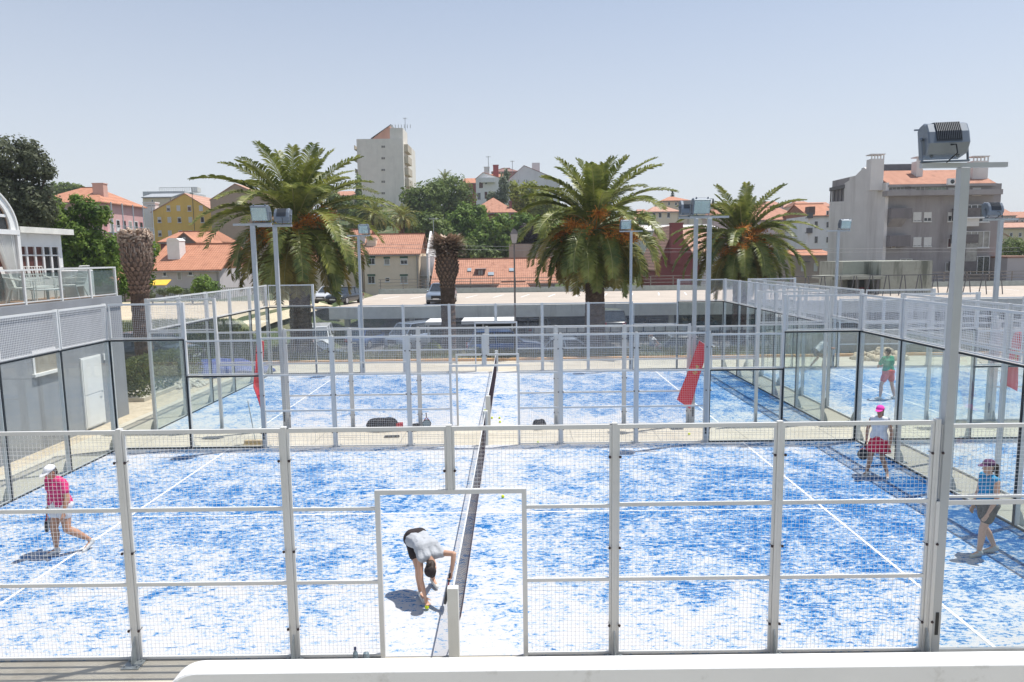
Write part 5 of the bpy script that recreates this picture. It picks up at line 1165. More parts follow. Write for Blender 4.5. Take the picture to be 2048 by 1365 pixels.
for i, (u, v, w_, h_, Y, m) in enumerate([(560, 700, 22, 12, 30, leafH), (660, 705, 16, 9, 29.5, leafD), (790, 700, 20, 10, 30, leafH), (865, 695, 14, 12, 31, leafD), (950, 702, 14, 8, 29.5, leafE), (1290, 700, 18, 9, 30, leafH), (1480, 700, 24, 10, 31, leafC)]):
    tree('shrub', ['dull green shrub left of the left palm trunk', 'small yellowish shrub in the strip behind the far fence on the left', 'low green shrub behind the far fence left of the dead palm', 'yellowish bush at the foot of the ragged dead palm', 'grey green tuft just right of the ragged dead palm', 'low shrub right of the middle palm trunk', 'dark shrub behind the far right corner of the court'][i], [(u, v, w_, h_), (u+w_*.8, v+4, w_*.6, h_*.7), (u-w_*.7, v+3, w_*.6, h_*.6)], Y, m, 700, 0.14, group='shrubs in the strip behind the courts', seed=120+i, cat='shrub')
# ------------------------------------------------------------------ foreground parapet
pw = mat('white_parapet', (0.80, 0.80, 0.79), 0.7, var=0.03, scale=2, bump=0.1, bscale=30, dirt=(0.58, 0.57, 0.54), dscale=2.4, dlim=(0.60, 0.74))
b = MB(); x0 = at(333, 1365, -2.5).x; zt_ = 1.465; R0 = 0.34; n = 10
prof = [(x0, -0.01)]+[(x0+R0-R0*math.cos(math.pi/2*i/n), zt_-R0+R0*math.sin(math.pi/2*i/n)) for i in range(n+1)]+[(16, zt_), (16, -0.01)]
e = 0.012
def off(p, d):
    cx, cz = x0+3, 0.5; return p
b.loft([[(x+(e if x < 10 and z < zt_-0.001 else 0), -2.62, z-(e if z > 0.1 else 0)) for x, z in prof], [(x, -2.61, z) for x, z in prof], [(x, -2.42, z) for x, z in prof]])
tag(b.build('parapet_wall', pw), 'low white parapet wall with a rounded end along the bottom of the view', 'wall')
# ------------------------------------------------------------------ people
skin1 = mat('tanned_skin', (0.46, 0.24, 0.15), 0.55, var=0.06, scale=8); skin2 = mat('light_skin', (0.56, 0.33, 0.23), 0.55, var=0.06, scale=8)
cloth = lambda n, c: mat('cloth_'+n, c, 0.9, var=0.14, scale=7, bump=0.9, bscale=11)
hairm = mat('dark_hair', (0.03, 0.018, 0.013), 0.6, var=0.3, scale=30); shoem = mat('white_shoes', (0.62, 0.62, 0.60), 0.6, var=0.08); eyem = mat('eyes', (0.01, 0.01, 0.01), 0.3); lipm = mat('lips', (0.35, 0.10, 0.09), 0.5)
V = Vector
def caps(b, p, q, r0, r1=None, n=10):
    p, q = V(p), V(q); r1 = r0 if r1 is None else r1; d = q-p; L = d.length
    if L < 1e-5: return b.ball(p, r0, n, 8)
    d = d/L; x = d.orthogonal().normalized(); y = d.cross(x); rings = []; m = 4
    for i in range(m+1):
        a = -math.pi/2+math.pi/2*i/m; rings.append((p+d*r0*math.sin(a), max(r0*math.cos(a), 0.0008)))
    for i in range(m+1):
        a = math.pi/2*i/m; rings.append((q+d*r1*math.sin(a), max(r1*math.cos(a), 0.0008)))
    return b.loft([[c+(x*math.cos(2*math.pi*k/n)+y*math.sin(2*math.pi*k/n))*r for k in range(n)] for c, r in rings])
def ell(b, c, rx, ry, rz_, rot=None, n=14):
    m = Matrix.Identity(3) if rot is None else rot; rings = []
    for i in range(9):
        a = -math.pi/2+math.pi*i/8; cr = max(math.cos(a), 0.01)
        rings.append([V(c)+m@V((rx*cr*math.cos(2*math.pi*k/n), ry*cr*math.sin(2*math.pi*k/n), rz_*math.sin(a))) for k in range(n)])
    return b.loft(rings)
def fuse(b, name, m, parent, vox=0.009, smooth=4):
    "melt overlapping solids into one continuous skin"
    me = b.mesh(name, m); o = bpy.data.objects.new('tmp', me); COL.objects.link(o)
    r = o.modifiers.new('r', 'REMESH'); r.mode = 'VOXEL'; r.voxel_size = vox; r.use_smooth_shade = True
    s = o.modifiers.new('s', 'SMOOTH'); s.iterations = smooth; s.factor = 0.5
    dg = bpy.context.evaluated_depsgraph_get(); me2 = bpy.data.meshes.new_from_object(o.evaluated_get(dg), preserve_all_data_layers=False, depsgraph=dg)
    bpy.data.objects.remove(o); me2.materials.clear(); me2.materials.append(m); me2.name = name
    me2.polygons.foreach_set('use_smooth', [True]*len(me2.polygons)); return link(name, me2, parent)
def frame_of(up, fwd):
    z = V(up).normalized(); f = V(fwd); y = (f-z*f.dot(z)).normalized(); x = y.cross(z); return Matrix((x, y, z)).transposed()
def hand(b, wr, dr, palm_n, side, grip=False):
    "palm with four fingers and a thumb; dr along the forearm, palm_n out of the palm"
    d = V(dr).normalized(); nn = V(palm_n); nn = (nn-d*nn.dot(d)).normalized(); s = d.cross(nn)*side; w = V(wr)
    for k in (-1, 0, 1): caps(b, w+d*0.015+s*k*0.012, w+d*0.085+s*k*0.024, 0.015, 0.0135, 8)
    c = 1.0 if grip else 0.35
    for i, (o, L) in enumerate(((-0.033, 0.068), (-0.011, 0.078), (0.011, 0.072), (0.033, 0.056))):
        p0 = w+d*0.088+s*o; a1 = 0.9*c; p1 = p0+(d*math.cos(a1*0.6)+nn*math.sin(a1*0.6))*L*0.45; p2 = p1+(d*math.cos(a1*1.7)+nn*math.sin(a1*1.7))*L*0.32; p3 = p2+(d*math.cos(a1*2.6)+nn*math.sin(a1*2.6))*L*0.25
        caps(b, p0, p1, 0.0098, 0.009, 6); caps(b, p1, p2, 0.009, 0.0082, 6); caps(b, p2, p3, 0.0082, 0.007, 6)
    t0 = w+d*0.025-s*0.028; t1 = t0+(d*0.7-s*0.6+nn*0.45).normalized()*0.04; caps(b, t0, t1, 0.012, 0.010, 6); caps(b, t1, t1+(d*0.85+nn*0.5*(1+c)-s*0.05).normalized()*0.032, 0.010, 0.008, 6)
def person(label, loc, rz, J, skin, group, top=None, sleeves=0.5, bottom=None, kind='shorts', cap=None, capback=False, hair='pony', shoes=None, build=1.0, gripR=False, gripL=False, socks=None, visor=False):
    t = thing('person', label, 'person', loc, rz, group); J = {k: (v if k == 'bent' else V(v)) for k, v in J.items()}; B = build
    b = MB(); up = (J['neck']-J['pelvis']).normalized(); lat = (J['shR']-J['shL']).normalized(); fwd = up.cross(lat); fwd.normalize()
    if fwd.dot(V(J['fwd'])) < 0: fwd = -fwd
    hl = (J['hipR']-J['hipL']).normalized(); pel = J['pelvis']; ch = J['pelvis'].lerp(J['neck'], 0.68); wa = J['pelvis'].lerp(J['neck'], 0.34)+J.get('bow', V((0, 0, 0)))*0.5; ch = ch+J.get('bow', V((0, 0, 0)))
    def torso(b, g=0.0, low=True, nk=True):
        if low: caps(b, pel+hl*0.075*B, pel-hl*0.075*B, 0.108*B+g, n=12); caps(b, pel+hl*.065-fwd*0.035, pel-hl*.065-fwd*0.035, 0.10*B+g, n=12)
        caps(b, wa+hl*0.05*B, wa-hl*0.05*B, 0.092*B+g, n=12); caps(b, wa+hl*0.05*B, pel+hl*0.065*B, 0.09*B+g, 0.10*B+g); caps(b, wa-hl*0.05*B, pel-hl*0.065*B, 0.09*B+g, 0.10*B+g)
        caps(b, ch+lat*0.075*B, ch-lat*0.075*B, 0.10*B+g, n=12); caps(b, wa+hl*0.045, ch+lat*0.065, 0.09*B+g, 0.10*B+g); caps(b, wa-hl*0.045, ch-lat*0.065, 0.09*B+g, 0.10*B+g)
        c2 = ch.lerp(J['neck'], 0.72); caps(b, J['shR'].lerp(c2, 0.25), J['shL'].lerp(c2, 0.25), 0.052*B+g); caps(b, ch+lat*0.05, c2+lat*0.05, 0.09*B+g, 0.062*B+g); caps(b, ch-lat*0.05, c2-lat*0.05, 0.09*B+g, 0.062*B+g)
        for s in (1, -1): caps(b, (J['shR'] if s > 0 else J['shL']).lerp(c2, 0.15), ch+lat*s*0.085, 0.055*B+g, 0.08*B+g)
    torso(b); hd = J['head']; caps(b, J['neck']-up*0.03, hd-J['hup'].normalized()*0.06, 0.052, 0.048)
    M = frame_of(J['hup'], J['look']); lk = M.col[1]; hu = M.col[2]; hx = M.col[0]
    ell(b, hd+hu*0.015, 0.074, 0.092, 0.105, M); ell(b, hd-hu*0.045+lk*0.02, 0.056, 0.066, 0.068, M); caps(b, hd+lk*0.085+hu*0.01, hd+lk*0.108-hu*0.022, 0.010, 0.014, 6); caps(b, hd+lk*0.06-hu*0.085, hd+lk*0.07-hu*0.083, 0.026)
    for s in (1, -1): ell(b, hd+hx*s*0.076, 0.010, 0.020, 0.030, M, 8)
    for s, k in ((1, 'R'), (-1, 'L')):
        sh, el, wr = J['sh'+k], J['el'+k], J['wr'+k]; caps(b, sh, el, 0.048*B, 0.036*B); caps(b, el, el.lerp(wr, 0.3), 0.036*B, 0.038*B); caps(b, el.lerp(wr, 0.3), wr, 0.038*B, 0.024)
        hand(b, wr, wr-el+V(J.get('hd'+k, (0, 0, 0))), J.get('pn'+k, lat*(-s)), s, gripR if k == 'R' else gripL)
        hp, kn, an = J['hip'+k], J['kn'+k], J['an'+k]; caps(b, hp, kn, 0.088*B, 0.052*B); caps(b, kn, kn.lerp(an, 0.32)-J['toe'+k].normalized()*0.012, 0.052*B, 0.056*B); caps(b, kn.lerp(an, 0.32)-J['toe'+k].normalized()*0.012, an, 0.056*B, 0.034); 
        td = J['toe'+k].normalized(); caps(b, an-V((0, 0, 0.02)), an+td*0.15-V((0, 0, 0.05)), 0.034, 0.026)
    body = fuse(b, 'body', skin, t, 0.0085, 3)
    # face
    for s in (1, -1): ell(MB(), hd, .01, .01, .01); e = MB(); ell(e, hd+lk*0.089+hu*0.014+hx*s*0.031, 0.011, 0.006, 0.006, M, 8); e.build('eye', eyem, body)
    e = MB(); ell(e, hd+lk*0.083-hu*0.050, 0.022, 0.008, 0.006, M, 8); e.build('mouth', lipm, body)
    if top:
        b = MB(); torso(b, 0.014, low=False)
        caps(b, wa+hl*0.04, pel.lerp(wa, 0.25)+hl*0.07*B, 0.10*B+0.012, 0.112*B+0.014); caps(b, wa-hl*0.04, pel.lerp(wa, 0.25)-hl*0.07*B, 0.10*B+0.012, 0.112*B+0.014)
        if sleeves > 0:
            for k in 'RL': caps(b, J['sh'+k], J['sh'+k].lerp(J['el'+k], sleeves), 0.058*B+0.006, 0.054*B+0.008)
        sh_ = fuse(b, 'shirt', top, t, 0.010, 2)
        if sleeves > 0:
            c = MB(); c.tube([J['neck']-up*0.035+(lat*math.cos(a)*0.068+fwd*(math.sin(a)*0.06+0.005)) for a in [2*math.pi*i/14 for i in range(15)]], 0.014, 6); c.build('collar', top, sh_, smooth=True)
    pdown = -up if J.get('bent') else V((0, 0, -1))
    if kind == 'skirt':
        rings = []; Mx = frame_of(V((0, 0, 1)), fwd); k = 36
        for i, (f, rx, ry) in enumerate(((0.06, 0.150, 0.122), (-0.02, 0.178, 0.148), (-0.12, 0.205, 0.175), (-0.22, 0.235, 0.205), (-0.30, 0.262, 0.232))):
            rings.append([pel+Mx@V(((rx*(1+0.05*f*-3*math.sin(a*9)))*math.cos(a), (ry*(1+0.05*f*-3*math.sin(a*9)))*math.sin(a), f)) for a in [2*math.pi*j/k for j in range(k)]])
        rings += [[p*0.985+pel*0.015+V((0, 0, 0.001)) for p in rings[-1]]]; b = MB(); b.loft(rings, cap=False); b.build('skirt', bottom, t, smooth=True)
    else:
        L = 0.5 if kind == 'shorts' else (0.33 if kind == 'mini' else 0.78); b = MB(); caps(b, pel+hl*0.075*B, pel-hl*0.075*B, 0.108*B+0.016, n=12); caps(b, pel+hl*.065-fwd*0.035, pel-hl*.065-fwd*0.035, 0.10*B+0.014); caps(b, pel+up*0.05+hl*0.05, pel+up*0.05-hl*0.05, 0.10*B+0.014)
        for k in 'RL': caps(b, J['hip'+k], J['hip'+k].lerp(J['kn'+k], L), 0.092*B+0.014, 0.078*B+0.020, 12)
        fuse(b, 'shorts', bottom, t, 0.011, 2)
    for k in 'RL':
        an = J['an'+k]; td = J['toe'+k].normalized(); b = MB(); g = V((0, 0, -1)); up_ = V(J.get('ft'+k, (0, 0, 1)))
        caps(b, an-td*0.035-up_*0.035, an+td*0.05-up_*0.045, 0.042, 0.042); caps(b, an+td*0.05-up_*0.045, an+td*0.175-up_*0.062, 0.042, 0.030); caps(b, an-td*0.04-up_*0.07, an+td*0.18-up_*0.075, 0.028, 0.026); caps(b, an+up_*0.0, an-up_*0.03, 0.040)
        fuse(b, 'shoe', shoes or shoem, t, 0.011, 2)
    b = MB(); ell(b, hd+hu*0.038-lk*0.014, 0.082, 0.094, 0.092, M); ell(b, hd-hu*0.02-lk*0.045, 0.070, 0.058, 0.085, M)
    if hair == 'pony': 
        g = J.get('ponyd', V((0, 0, -1))); p0 = hd-lk*0.09+hu*0.03; caps(b, p0, p0-lk*0.05+g*0.03, 0.022, 0.03); caps(b, p0-lk*0.05+g*0.03, p0-lk*0.06+g*0.17, 0.032, 0.034); caps(b, p0-lk*0.06+g*0.17, p0-lk*0.04+g*0.29, 0.034, 0.012)
    fuse(b, 'hair', hairm, t, 0.010, 2)
    if cap:
        b = MB(); rings = []; s = -1 if capback else 1
        for i in range(7):
            a = math.pi/2*i/6; rings.append([hd+hu*(0.045+0.088*math.sin(a))+(hx*0.089*math.cos(j)+lk*(0.102*math.sin(j)-0.005))*max(math.cos(a), 0.02) for j in [2*math.pi*q/18 for q in range(18)]])
        b.loft(rings); cp_ = b.build('cap', cap, t, smooth=True)
        br = MB(); A = [hd+hu*0.047+(hx*0.078*math.cos(a)+lk*s*(0.085*math.sin(a)+0.01)) for a in [math.pi*(i+0.3)/9.6 for i in range(10)]]; Bq = [hd+hu*0.030+(hx*0.075*math.cos(a)+lk*s*(0.165*math.sin(a)**0.8+0.02)) for a in [math.pi*(i+0.3)/9.6 for i in range(10)]]
        br.loft([[p for p in A]+[p+hu*0.006 for p in A[::-1]], [p for p in Bq]+[p+hu*0.006 for p in Bq[::-1]]]); br.build('visor', cap, cp_)
    return t
def stand(step=0.0, spread=0.09, h=1.66, lean=0.0, armR=(0.05, 0.02), armL=(0.05, 0.02), look=(0, 1, -0.25), hup=(0, 0.05, 1)):
    "upright pose; +y is where the person faces, +x their right"
    s = h/1.66
    J = dict(pelvis=(0, 0, 0.90*s), neck=(0, lean, 1.38*s), head=(0, lean+0.025, 1.53*s), hup=hup, look=look, fwd=(0, 1, 0),
        shR=(0.165, lean, 1.33*s), shL=(-0.165, lean, 1.33*s), elR=(0.215+armR[0], lean-0.02+armR[1], 1.06*s), elL=(-0.215-armL[0], lean-0.02+armL[1], 1.06*s),
        wrR=(0.20+armR[0]*1.6, lean+0.05+armR[1]*2, 0.82*s), wrL=(-0.20-armL[0]*1.6, lean+0.05+armL[1]*2, 0.82*s),
        hipR=(0.085, 0, 0.86*s), hipL=(-0.085, 0, 0.86*s), knR=(spread*0.9, step*0.5+0.02, 0.47*s), knL=(-spread*0.9, -step*0.5+0.03, 0.47*s), anR=(spread, step, 0.10), anL=(-spread, -step, 0.10), toeR=(0.25, 1, 0), toeL=(-0.25, 1, 0))
    return J
racketm = mat('racket_black', (0.02, 0.02, 0.024), 0.4); gripm = mat('racket_grip', (0.03, 0.03, 0.03), 0.8); redm = mat('racket_red', (0.45, 0.03, 0.04), 0.4); holem = mat('racket_face', (0.035, 0.035, 0.04), 0.5)
def racket(label, p0, d, nrm, group='padel rackets', face=None):
    "p0: butt of the grip, d: towards the head, nrm: normal of the face"
    p0, d, nn = V(p0), V(d).normalized(), V(nrm); nn = (nn-d*nn.dot(d)).normalized(); s = d.cross(nn)
    t = thing('padel_racket', label, 'racket', p0, 0, group)
    b = MB(); b.tube([V((0, 0, 0)), d*0.13], [0.017, 0.015], 8); b.build('grip', gripm, t)
    b = MB()
    for sg in (-1, 1): b.tube([d*0.12, d*0.17+s*sg*0.035, d*0.22+s*sg*0.085], 0.011, 6)
    b.tube([d*0.20+s*-0.07, d*0.20+s*0.07], 0.01, 6); b.build('throat', redm, t)
    o = d*0.325; k = 28; pts = []
    for i in range(k):
        a = 2*math.pi*i/k; pts.append((math.cos(a)*0.13*(1-0.06*math.sin(a)), math.sin(a)*0.128))
    rr = []
    for z, q in ((-0.019, 0.97), (-0.012, 1.0), (0.012, 1.0), (0.019, 0.97)): rr.append([o+s*x*q+d*y*q+nn*z for x, y in pts])
    h = MB().loft(rr).build('frame', racketm, t)
    f = MB()
    for z in (-0.0205, 0.0205): f.loft([[o+s*x*0.86+d*y*0.86+nn*z for x, y in pts], [o+s*x*0.84+d*y*0.84+nn*(z*1.02) for x, y in pts]])
    f.build('face', face or holem, t)
    return t
GPn = 'padel players on the courts'
magenta = cloth('magenta', (0.62, 0.035, 0.17)); whitec = cloth('white', (0.72, 0.72, 0.74)); redc = cloth('red', (0.62, 0.02, 0.07)); blackc = cloth('black', (0.03, 0.022, 0.022)); tealc = cloth('bright_blue', (0.02, 0.25, 0.48)); greyc = cloth('dark_grey', (0.07, 0.065, 0.065)); pinkc = cloth('hot_pink', (0.80, 0.06, 0.42)); purp = cloth('purple', (0.10, 0.04, 0.11)); greenc = cloth('green', (0.02, 0.28, 0.16)); coral = cloth('coral', (0.60, 0.10, 0.09)); lgrey = cloth('light_grey', (0.42, 0.44, 0.47)); whitecap = cloth('white_cap', (0.78, 0.78, 0.80))
# 1: woman in pink at the left
J = stand(0.0, 0.09, 1.64, lean=0.05, armR=(0.05, -0.03), look=(0.1, 1, -0.75), hup=(0, 0.45, 1))
J.update(anR=(0.07, 0.10, 0.10), knR=(0.08, 0.10, 0.47), anL=(-0.30, -0.28, 0.16), knL=(-0.17, 0.04, 0.46), toeL=(-0.1, 1, -0.45), toeR=(0.15, 1, 0), head=(0, 0.12, 1.50), wrR=(0.30, 0.02, 0.83))
pA = (-7.17, 3.35, 0); rA = R(157)
person('woman in a magenta polo shirt, white skirt and white cap walking on the left', pA, rA, J, skin1, GPn, magenta, 0.55, whitec, 'mini', whitecap, hair='short', gripR=True, build=1.22)
def W(p, loc, rz): c, s = math.cos(rz), math.sin(rz); return V((loc[0]+p[0]*c-p[1]*s, loc[1]+p[0]*s+p[1]*c, loc[2]+p[2]))
def Wd(p, rz): return W(p, (0, 0, 0), rz)
racket('dark padel racket hanging from the hand of the woman in the magenta shirt', W((0.31, 0.05, 0.80), pA, rA), Wd((0.06, 0.02, -1), rA), Wd((0.7, 0.7, 0), rA))
# 2: bending player
J = dict(pelvis=(-0.72, 1.78, 0.85), neck=(-0.43, 1.31, 0.74), head=(-0.435, 1.22, 0.62), hup=(-0.05, -0.80, -0.45), look=(0.0, 0.35, -1), fwd=(0, -0.3, -1), bow=(0.0, 0, 0.07), bent=True,
    shR=(-0.60, 1.30, 0.72), shL=(-0.27, 1.42, 0.76), elR=(-0.58, 1.22, 0.43), wrR=(-0.525, 1.20, 0.19), elL=(-0.10, 1.27, 0.81), wrL=(-0.13, 1.22, 0.57),
    hipR=(-0.78, 1.76, 0.81), hipL=(-0.64, 1.82, 0.81), knR=(-0.66, 1.52, 0.48), knL=(-0.46, 1.66, 0.48), anR=(-0.64, 1.54, 0.10), anL=(-0.50, 1.94, 0.12), toeR=(0.4, -1, 0), toeL=(0.5, -1, 0), pnR=(0.3, -0.2, 0), ponyd=(-0.2, 0.9, -0.3))
person('bending player in a light grey top, black shorts and black cap picking up a ball', (0, 0, 0), 0, J, skin2, GPn, lgrey, 0.0, blackc, 'shorts', blackc, hair='pony', gripL=True, gripR=True)
racket('red and black padel racket held out by the bending player', (-0.15, 1.22, 0.54), (-0.20, -0.12, -1), (1, 0.06, 0.0))
# 3: pink cap
J = stand(0.02, 0.15, 1.66, armR=(0.04, -0.04), armL=(0.03, 0.0), look=(0.1, 1, -0.35), hup=(0, 0.12, 1)); J.update(anL=(-0.20, -0.04, 0.10), anR=(0.20, 0.08, 0.10), knR=(0.13, 0.10, 0.47), knL=(-0.09, 0.02, 0.47))
pC = (9.02, 6.95, 0); rC = R(140)
person('woman in a white tank top, red skirt and pink cap by the glass wall', pC, rC, J, skin1, GPn, whitec, 0.0, redc, 'skirt', pinkc, capback=False, gripR=True)
racket('black padel racket held low by the woman in the pink cap', W((0.26, 0.02, 0.78), pC, rC), Wd((0.15, -0.1, -1), rC), Wd((0.5, -1, 0), rC))
# 4: blue tank top
J = stand(0.14, 0.07, 1.66, armR=(0.0, 0.02), armL=(0.02, 0.06), look=(0, 1, -0.3), hup=(0, 0.08, 1)); J.update(anR=(0.06, -0.22, 0.12), knR=(0.06, -0.02, 0.47), anL=(-0.06, 0.14, 0.10), knL=(-0.07, 0.12, 0.47), toeR=(0.1, 1, -0.2))
person('woman in a bright blue tank top, dark shorts and purple cap on the right', (8.66, 2.80, 0), R(94), J, skin2, GPn, tealc, 0.0, greyc, 'shorts', purp, shoes=mat('grey_shoes', (0.38, 0.42, 0.41), 0.6))
# 5: green shirt
J = stand(0.0, 0.28, 1.80, lean=0.06, look=(-0.2, 1, -0.1)); J.update(elR=(0.30, 0.16, 1.14), wrR=(0.16, 0.36, 1.12), elL=(-0.30, 0.14, 1.14), wrL=(-0.10, 0.36, 1.16), knR=(0.22, 0.06, 0.50), knL=(-0.22, 0.06, 0.50))
person('man in a green shirt and coral shorts seen from behind on the right hand court', (13.62, 15.15, 0), R(12), J, skin2, GPn, greenc, 0.6, coral, 'shorts', hair='short', build=1.12)
# 6: crouching in white
J = stand(0.1, 0.24, 1.75); J.update(pelvis=(0, -0.16, 0.80), neck=(0, 0.28, 1.20), head=(0, 0.40, 1.30), shR=(0.17, 0.24, 1.16), shL=(-0.17, 0.24, 1.16), elR=(0.24, 0.42, 0.96), wrR=(0.10, 0.64, 0.92), elL=(-0.24, 0.42, 0.94), wrL=(-0.08, 0.62, 0.90), hipR=(0.09, -0.16, 0.78), hipL=(-0.09, -0.16, 0.78), knR=(0.2, 0.18, 0.50), knL=(-0.2, 0.10, 0.48), anR=(0.24, 0.02, 0.1), anL=(-0.24, -0.22, 0.1), look=(0, 1, -0.2), hup=(0, 0.3, 1))
person('man in a white shirt crouching ready behind two glass walls', (14.05, 21.6, 0), R(-82), J, skin1, GPn, whitec, 0.6, greyc, 'shorts', hair='short')
# 7: someone in the lane
J = stand(0.12, 0.10, 1.7, armL=(0.1, 0.2)); J.update(elR=(0.3, 0.1, 1.5), wrR=(0.12, 0.16, 1.62))
pz = at(1303, 700, 36)
person('distant person in a white top and jeans beside the low barrier', (pz.x, 36, terr(pz.x, 36)), R(200), J, skin1, 'people beyond the courts', whitec, 0.5, cloth('denim', (0.07, 0.10, 0.2)), 'long', hair='short')
# ------------------------------------------------------------------ balls, bags, broom, banners
ballm = mat('ball_yellow', (0.62, 0.72, 0.03), 0.9, var=0.05)
def tball(label, x, y, z=0.033): 
    o = MB().ball((0, 0, 0), 0.034, 14, 10).build('padel_ball', ballm, smooth=True, loc=(x, y, z+0.008)); tag(o, label, 'ball', 'padel balls')
tball('yellow ball under the hand of the bending player', -0.50, 1.17, 0.05)
tball('yellow ball lying on the turf right of the net, seen through the gate', 0.53, 5.83)
tball('yellow ball on the concrete between the courts, right part', 5.71, 10.77)
for i, (u, v, l) in enumerate([(970, 821, 'yellow ball resting by the net post top of the far court'), (984, 836, 'left of the two yellow balls just right of the far net post'), (999, 836, 'right of the two yellow balls by the far net post'), (1000, 844, 'faint yellow ball below the pair by the far net post'), (1076, 885, 'pale yellow ball on the concrete strip near the dark bag')]):
    # on the ground where the photo shows them
    d = at(u, v, 30)-V((CX, CY, CZ)); p = V((CX, CY, CZ))+d*((0.04-CZ)/d.z); tball(l, p.x, p.y)
bagm = mat('bag_black', (0.018, 0.016, 0.018), 0.7, var=0.4, scale=6); bagred = mat('bag_red', (0.50, 0.03, 0.04), 0.6)
def bag(name, label, x, y, L, h, red=False, seed=0):
    t = thing(name, label, 'bag', (x, y, 0.0), group='bags at the foot of the middle fence'); rnd = random.Random(seed); b = MB()
    ell(b, (0, 0, h*0.42), L*0.5, 0.17, h*0.5, None, 14); ell(b, (L*0.18, 0.02, h*0.62), L*0.26, 0.14, h*0.34); ell(b, (-L*0.2, 0, h*0.55), L*0.26, 0.15, h*0.38); b.box(-L*0.38, L*0.38, -0.12, 0.12, 0.0, 0.08)
    o = fuse(b, 'bag_body', bagm, t, 0.02, 2)
    MB().tube([(-L*0.2, -0.12, h*0.7), (-L*0.1, -0.16, h*1.02), (L*0.08, -0.14, h*1.0), (L*0.16, -0.1, h*0.72)], 0.012, 6).build('strap', bagm, t)
    if red: MB().box(L*0.42, L*0.60, -0.1, 0.08, 0.0, h*0.55).build('red_pocket', bagred, t)
bag('sports_bag', 'large black sports bag with a red pocket left of the leaning racket', -3.12, 11.72, 1.0, 0.42, True)
bag('small_bag', 'small dark bag between the large black bag and the leaning racket', -2.15, 11.74, 0.28, 0.22)
bag('rucksack', 'black rucksack standing alone right of the net gate', 1.52, 11.74, 0.42, 0.30)
racket('pale faced padel racket leaning upside down against the mesh fence', (-1.84, 11.86, 0.49), (0.05, -0.15, -1), (0, 1, 0), face=mat('racket_face_blue', (0.25, 0.33, 0.38), 0.4))
tag(MB().loft([[(-0.22, -0.05, 0.02), (0.22, -0.03, 0.02), (0.22, 0.05, 0.02), (-0.22, 0.04, 0.02)], [(-0.20, -0.04, 0.05), (0.2, -0.02, 0.06), (0.2, 0.04, 0.06), (-0.2, 0.03, 0.05)]]).build('racket_cover', bagm, loc=(-2.72, 10.95, 0)), 'flat black racket cover lying on the concrete below the large bag', 'racket cover')
t = thing('broom', 'wide push broom with a wooden head leaning at the glass panel', 'broom', (-6.42, 10.35, 0))
MB().bar((-0.27, 0, 0.10), (0.27, 0, 0.10), 0.09, 0.06).build('head', mat('broom_wood', (0.55, 0.38, 0.17), 0.8, var=0.2, scale=20), t)
MB().loft([[(-0.27, -0.05, 0.07), (0.27, -0.05, 0.07), (0.27, 0.05, 0.07), (-0.27, 0.05, 0.07)], [(-0.28, -0.07, 0.0), (0.28, -0.07, 0.0), (0.28, 0.07, 0.0), (-0.28, 0.07, 0.0)]]).build('bristles', mat('bristles', (0.5, 0.34, 0.12), 0.9, var=0.35, scale=60), t)
MB().tube([(0.03, 0, 0.12), (-0.22, 0.28, 1.18)], 0.014, 8).build('handle', galv, t)
banm = mat('red_banner', (0.70, 0.025, 0.035), 0.8, var=0.08, scale=2); gold = mat('gold_print', (0.55, 0.38, 0.10), 0.6); wb = mat('white_print', (0.7, 0.62, 0.6), 0.7)
def banner(label, corners, loc, mark=True):
    "a hanging cloth between four corners (tl, tr, br, bl) with a gentle belly"
    t = thing('banner', label, 'banner', loc, group='red banners on the courts'); n, m = 8, 20; tl, tr, br, bl = [V(c) for c in corners]; b = MB()
    for side in (0, 1):
        for j in range(m+1):
            for i in range(n+1):
                a, f = i/n, j/m; p = tl.lerp(tr, a).lerp(bl.lerp(br, a), f); nn = (tr-tl).cross(bl-tl).normalized(); p = p+nn*(0.07*math.sin(math.pi*f)*math.sin(math.pi*a)+0.02*math.sin(9*f+3*a)+side*0.004); b.v.append(tuple(p))
    N = (n+1)*(m+1)
    for side in (0, 1):
        for j in range(m):
            for i in range(n): k = side*N+j*(n+1)+i; b.f.append((k, k+1, k+n+2, k+n+1))
    for j in range(m):
        for i in (0, n): k = j*(n+1)+i; b.f.append((k, k+n+1, k+n+1+N, k+N))
    for i in range(n):
        for j in (0, m): k = j*(n+1)+i; b.f.append((k, k+1, k+1+N, k+N))
    b.build('cloth', banm, t, smooth=True)
    if mark:
        c = tl.lerp(tr, .5).lerp(bl.lerp(br, .5), 0.42); d = (bl-tl).normalized(); s = (tr-tl).normalized(); nn = s.cross(d); nn = nn if nn.y < 0 else -nn; c = c+nn*0.085
        b = MB(); 
        for o1, o2, w_, h_ in ((0, -0.10, 0.05, 0.03), (0.0, -0.02, 0.022, 0.06), (0.02, 0.06, 0.045, 0.022), (-0.02, 0.12, 0.05, 0.018)):
            q = c+d*o2+s*o1; b.loft([[q-s*w_-d*h_, q+s*w_-d*h_, q+s*w_+d*h_, q-s*w_+d*h_], [q-s*w_-d*h_+nn*.004, q+s*w_-d*h_+nn*.004, q+s*w_+d*h_+nn*.004, q-s*w_+d*h_+nn*.004]])
        b.build('gold_emblem', gold, t)
    MB().bar(tl, tr, 0.012).build('top_rod', white, t); return t
o = V((6.0, 11.75, 0))
f_ = lambda u, v, Y=11.75: at(u, v, Y)-o
banner('leaning red banner with a small gold emblem hanging on the right floodlight posts', [f_(1399, 681), f_(1417, 694), f_(1380, 818), f_(1354, 800)], o)
o = V((-6.3, 10.6, 0)); f_ = lambda u, v, Y=10.6: at(u, v, Y)-o
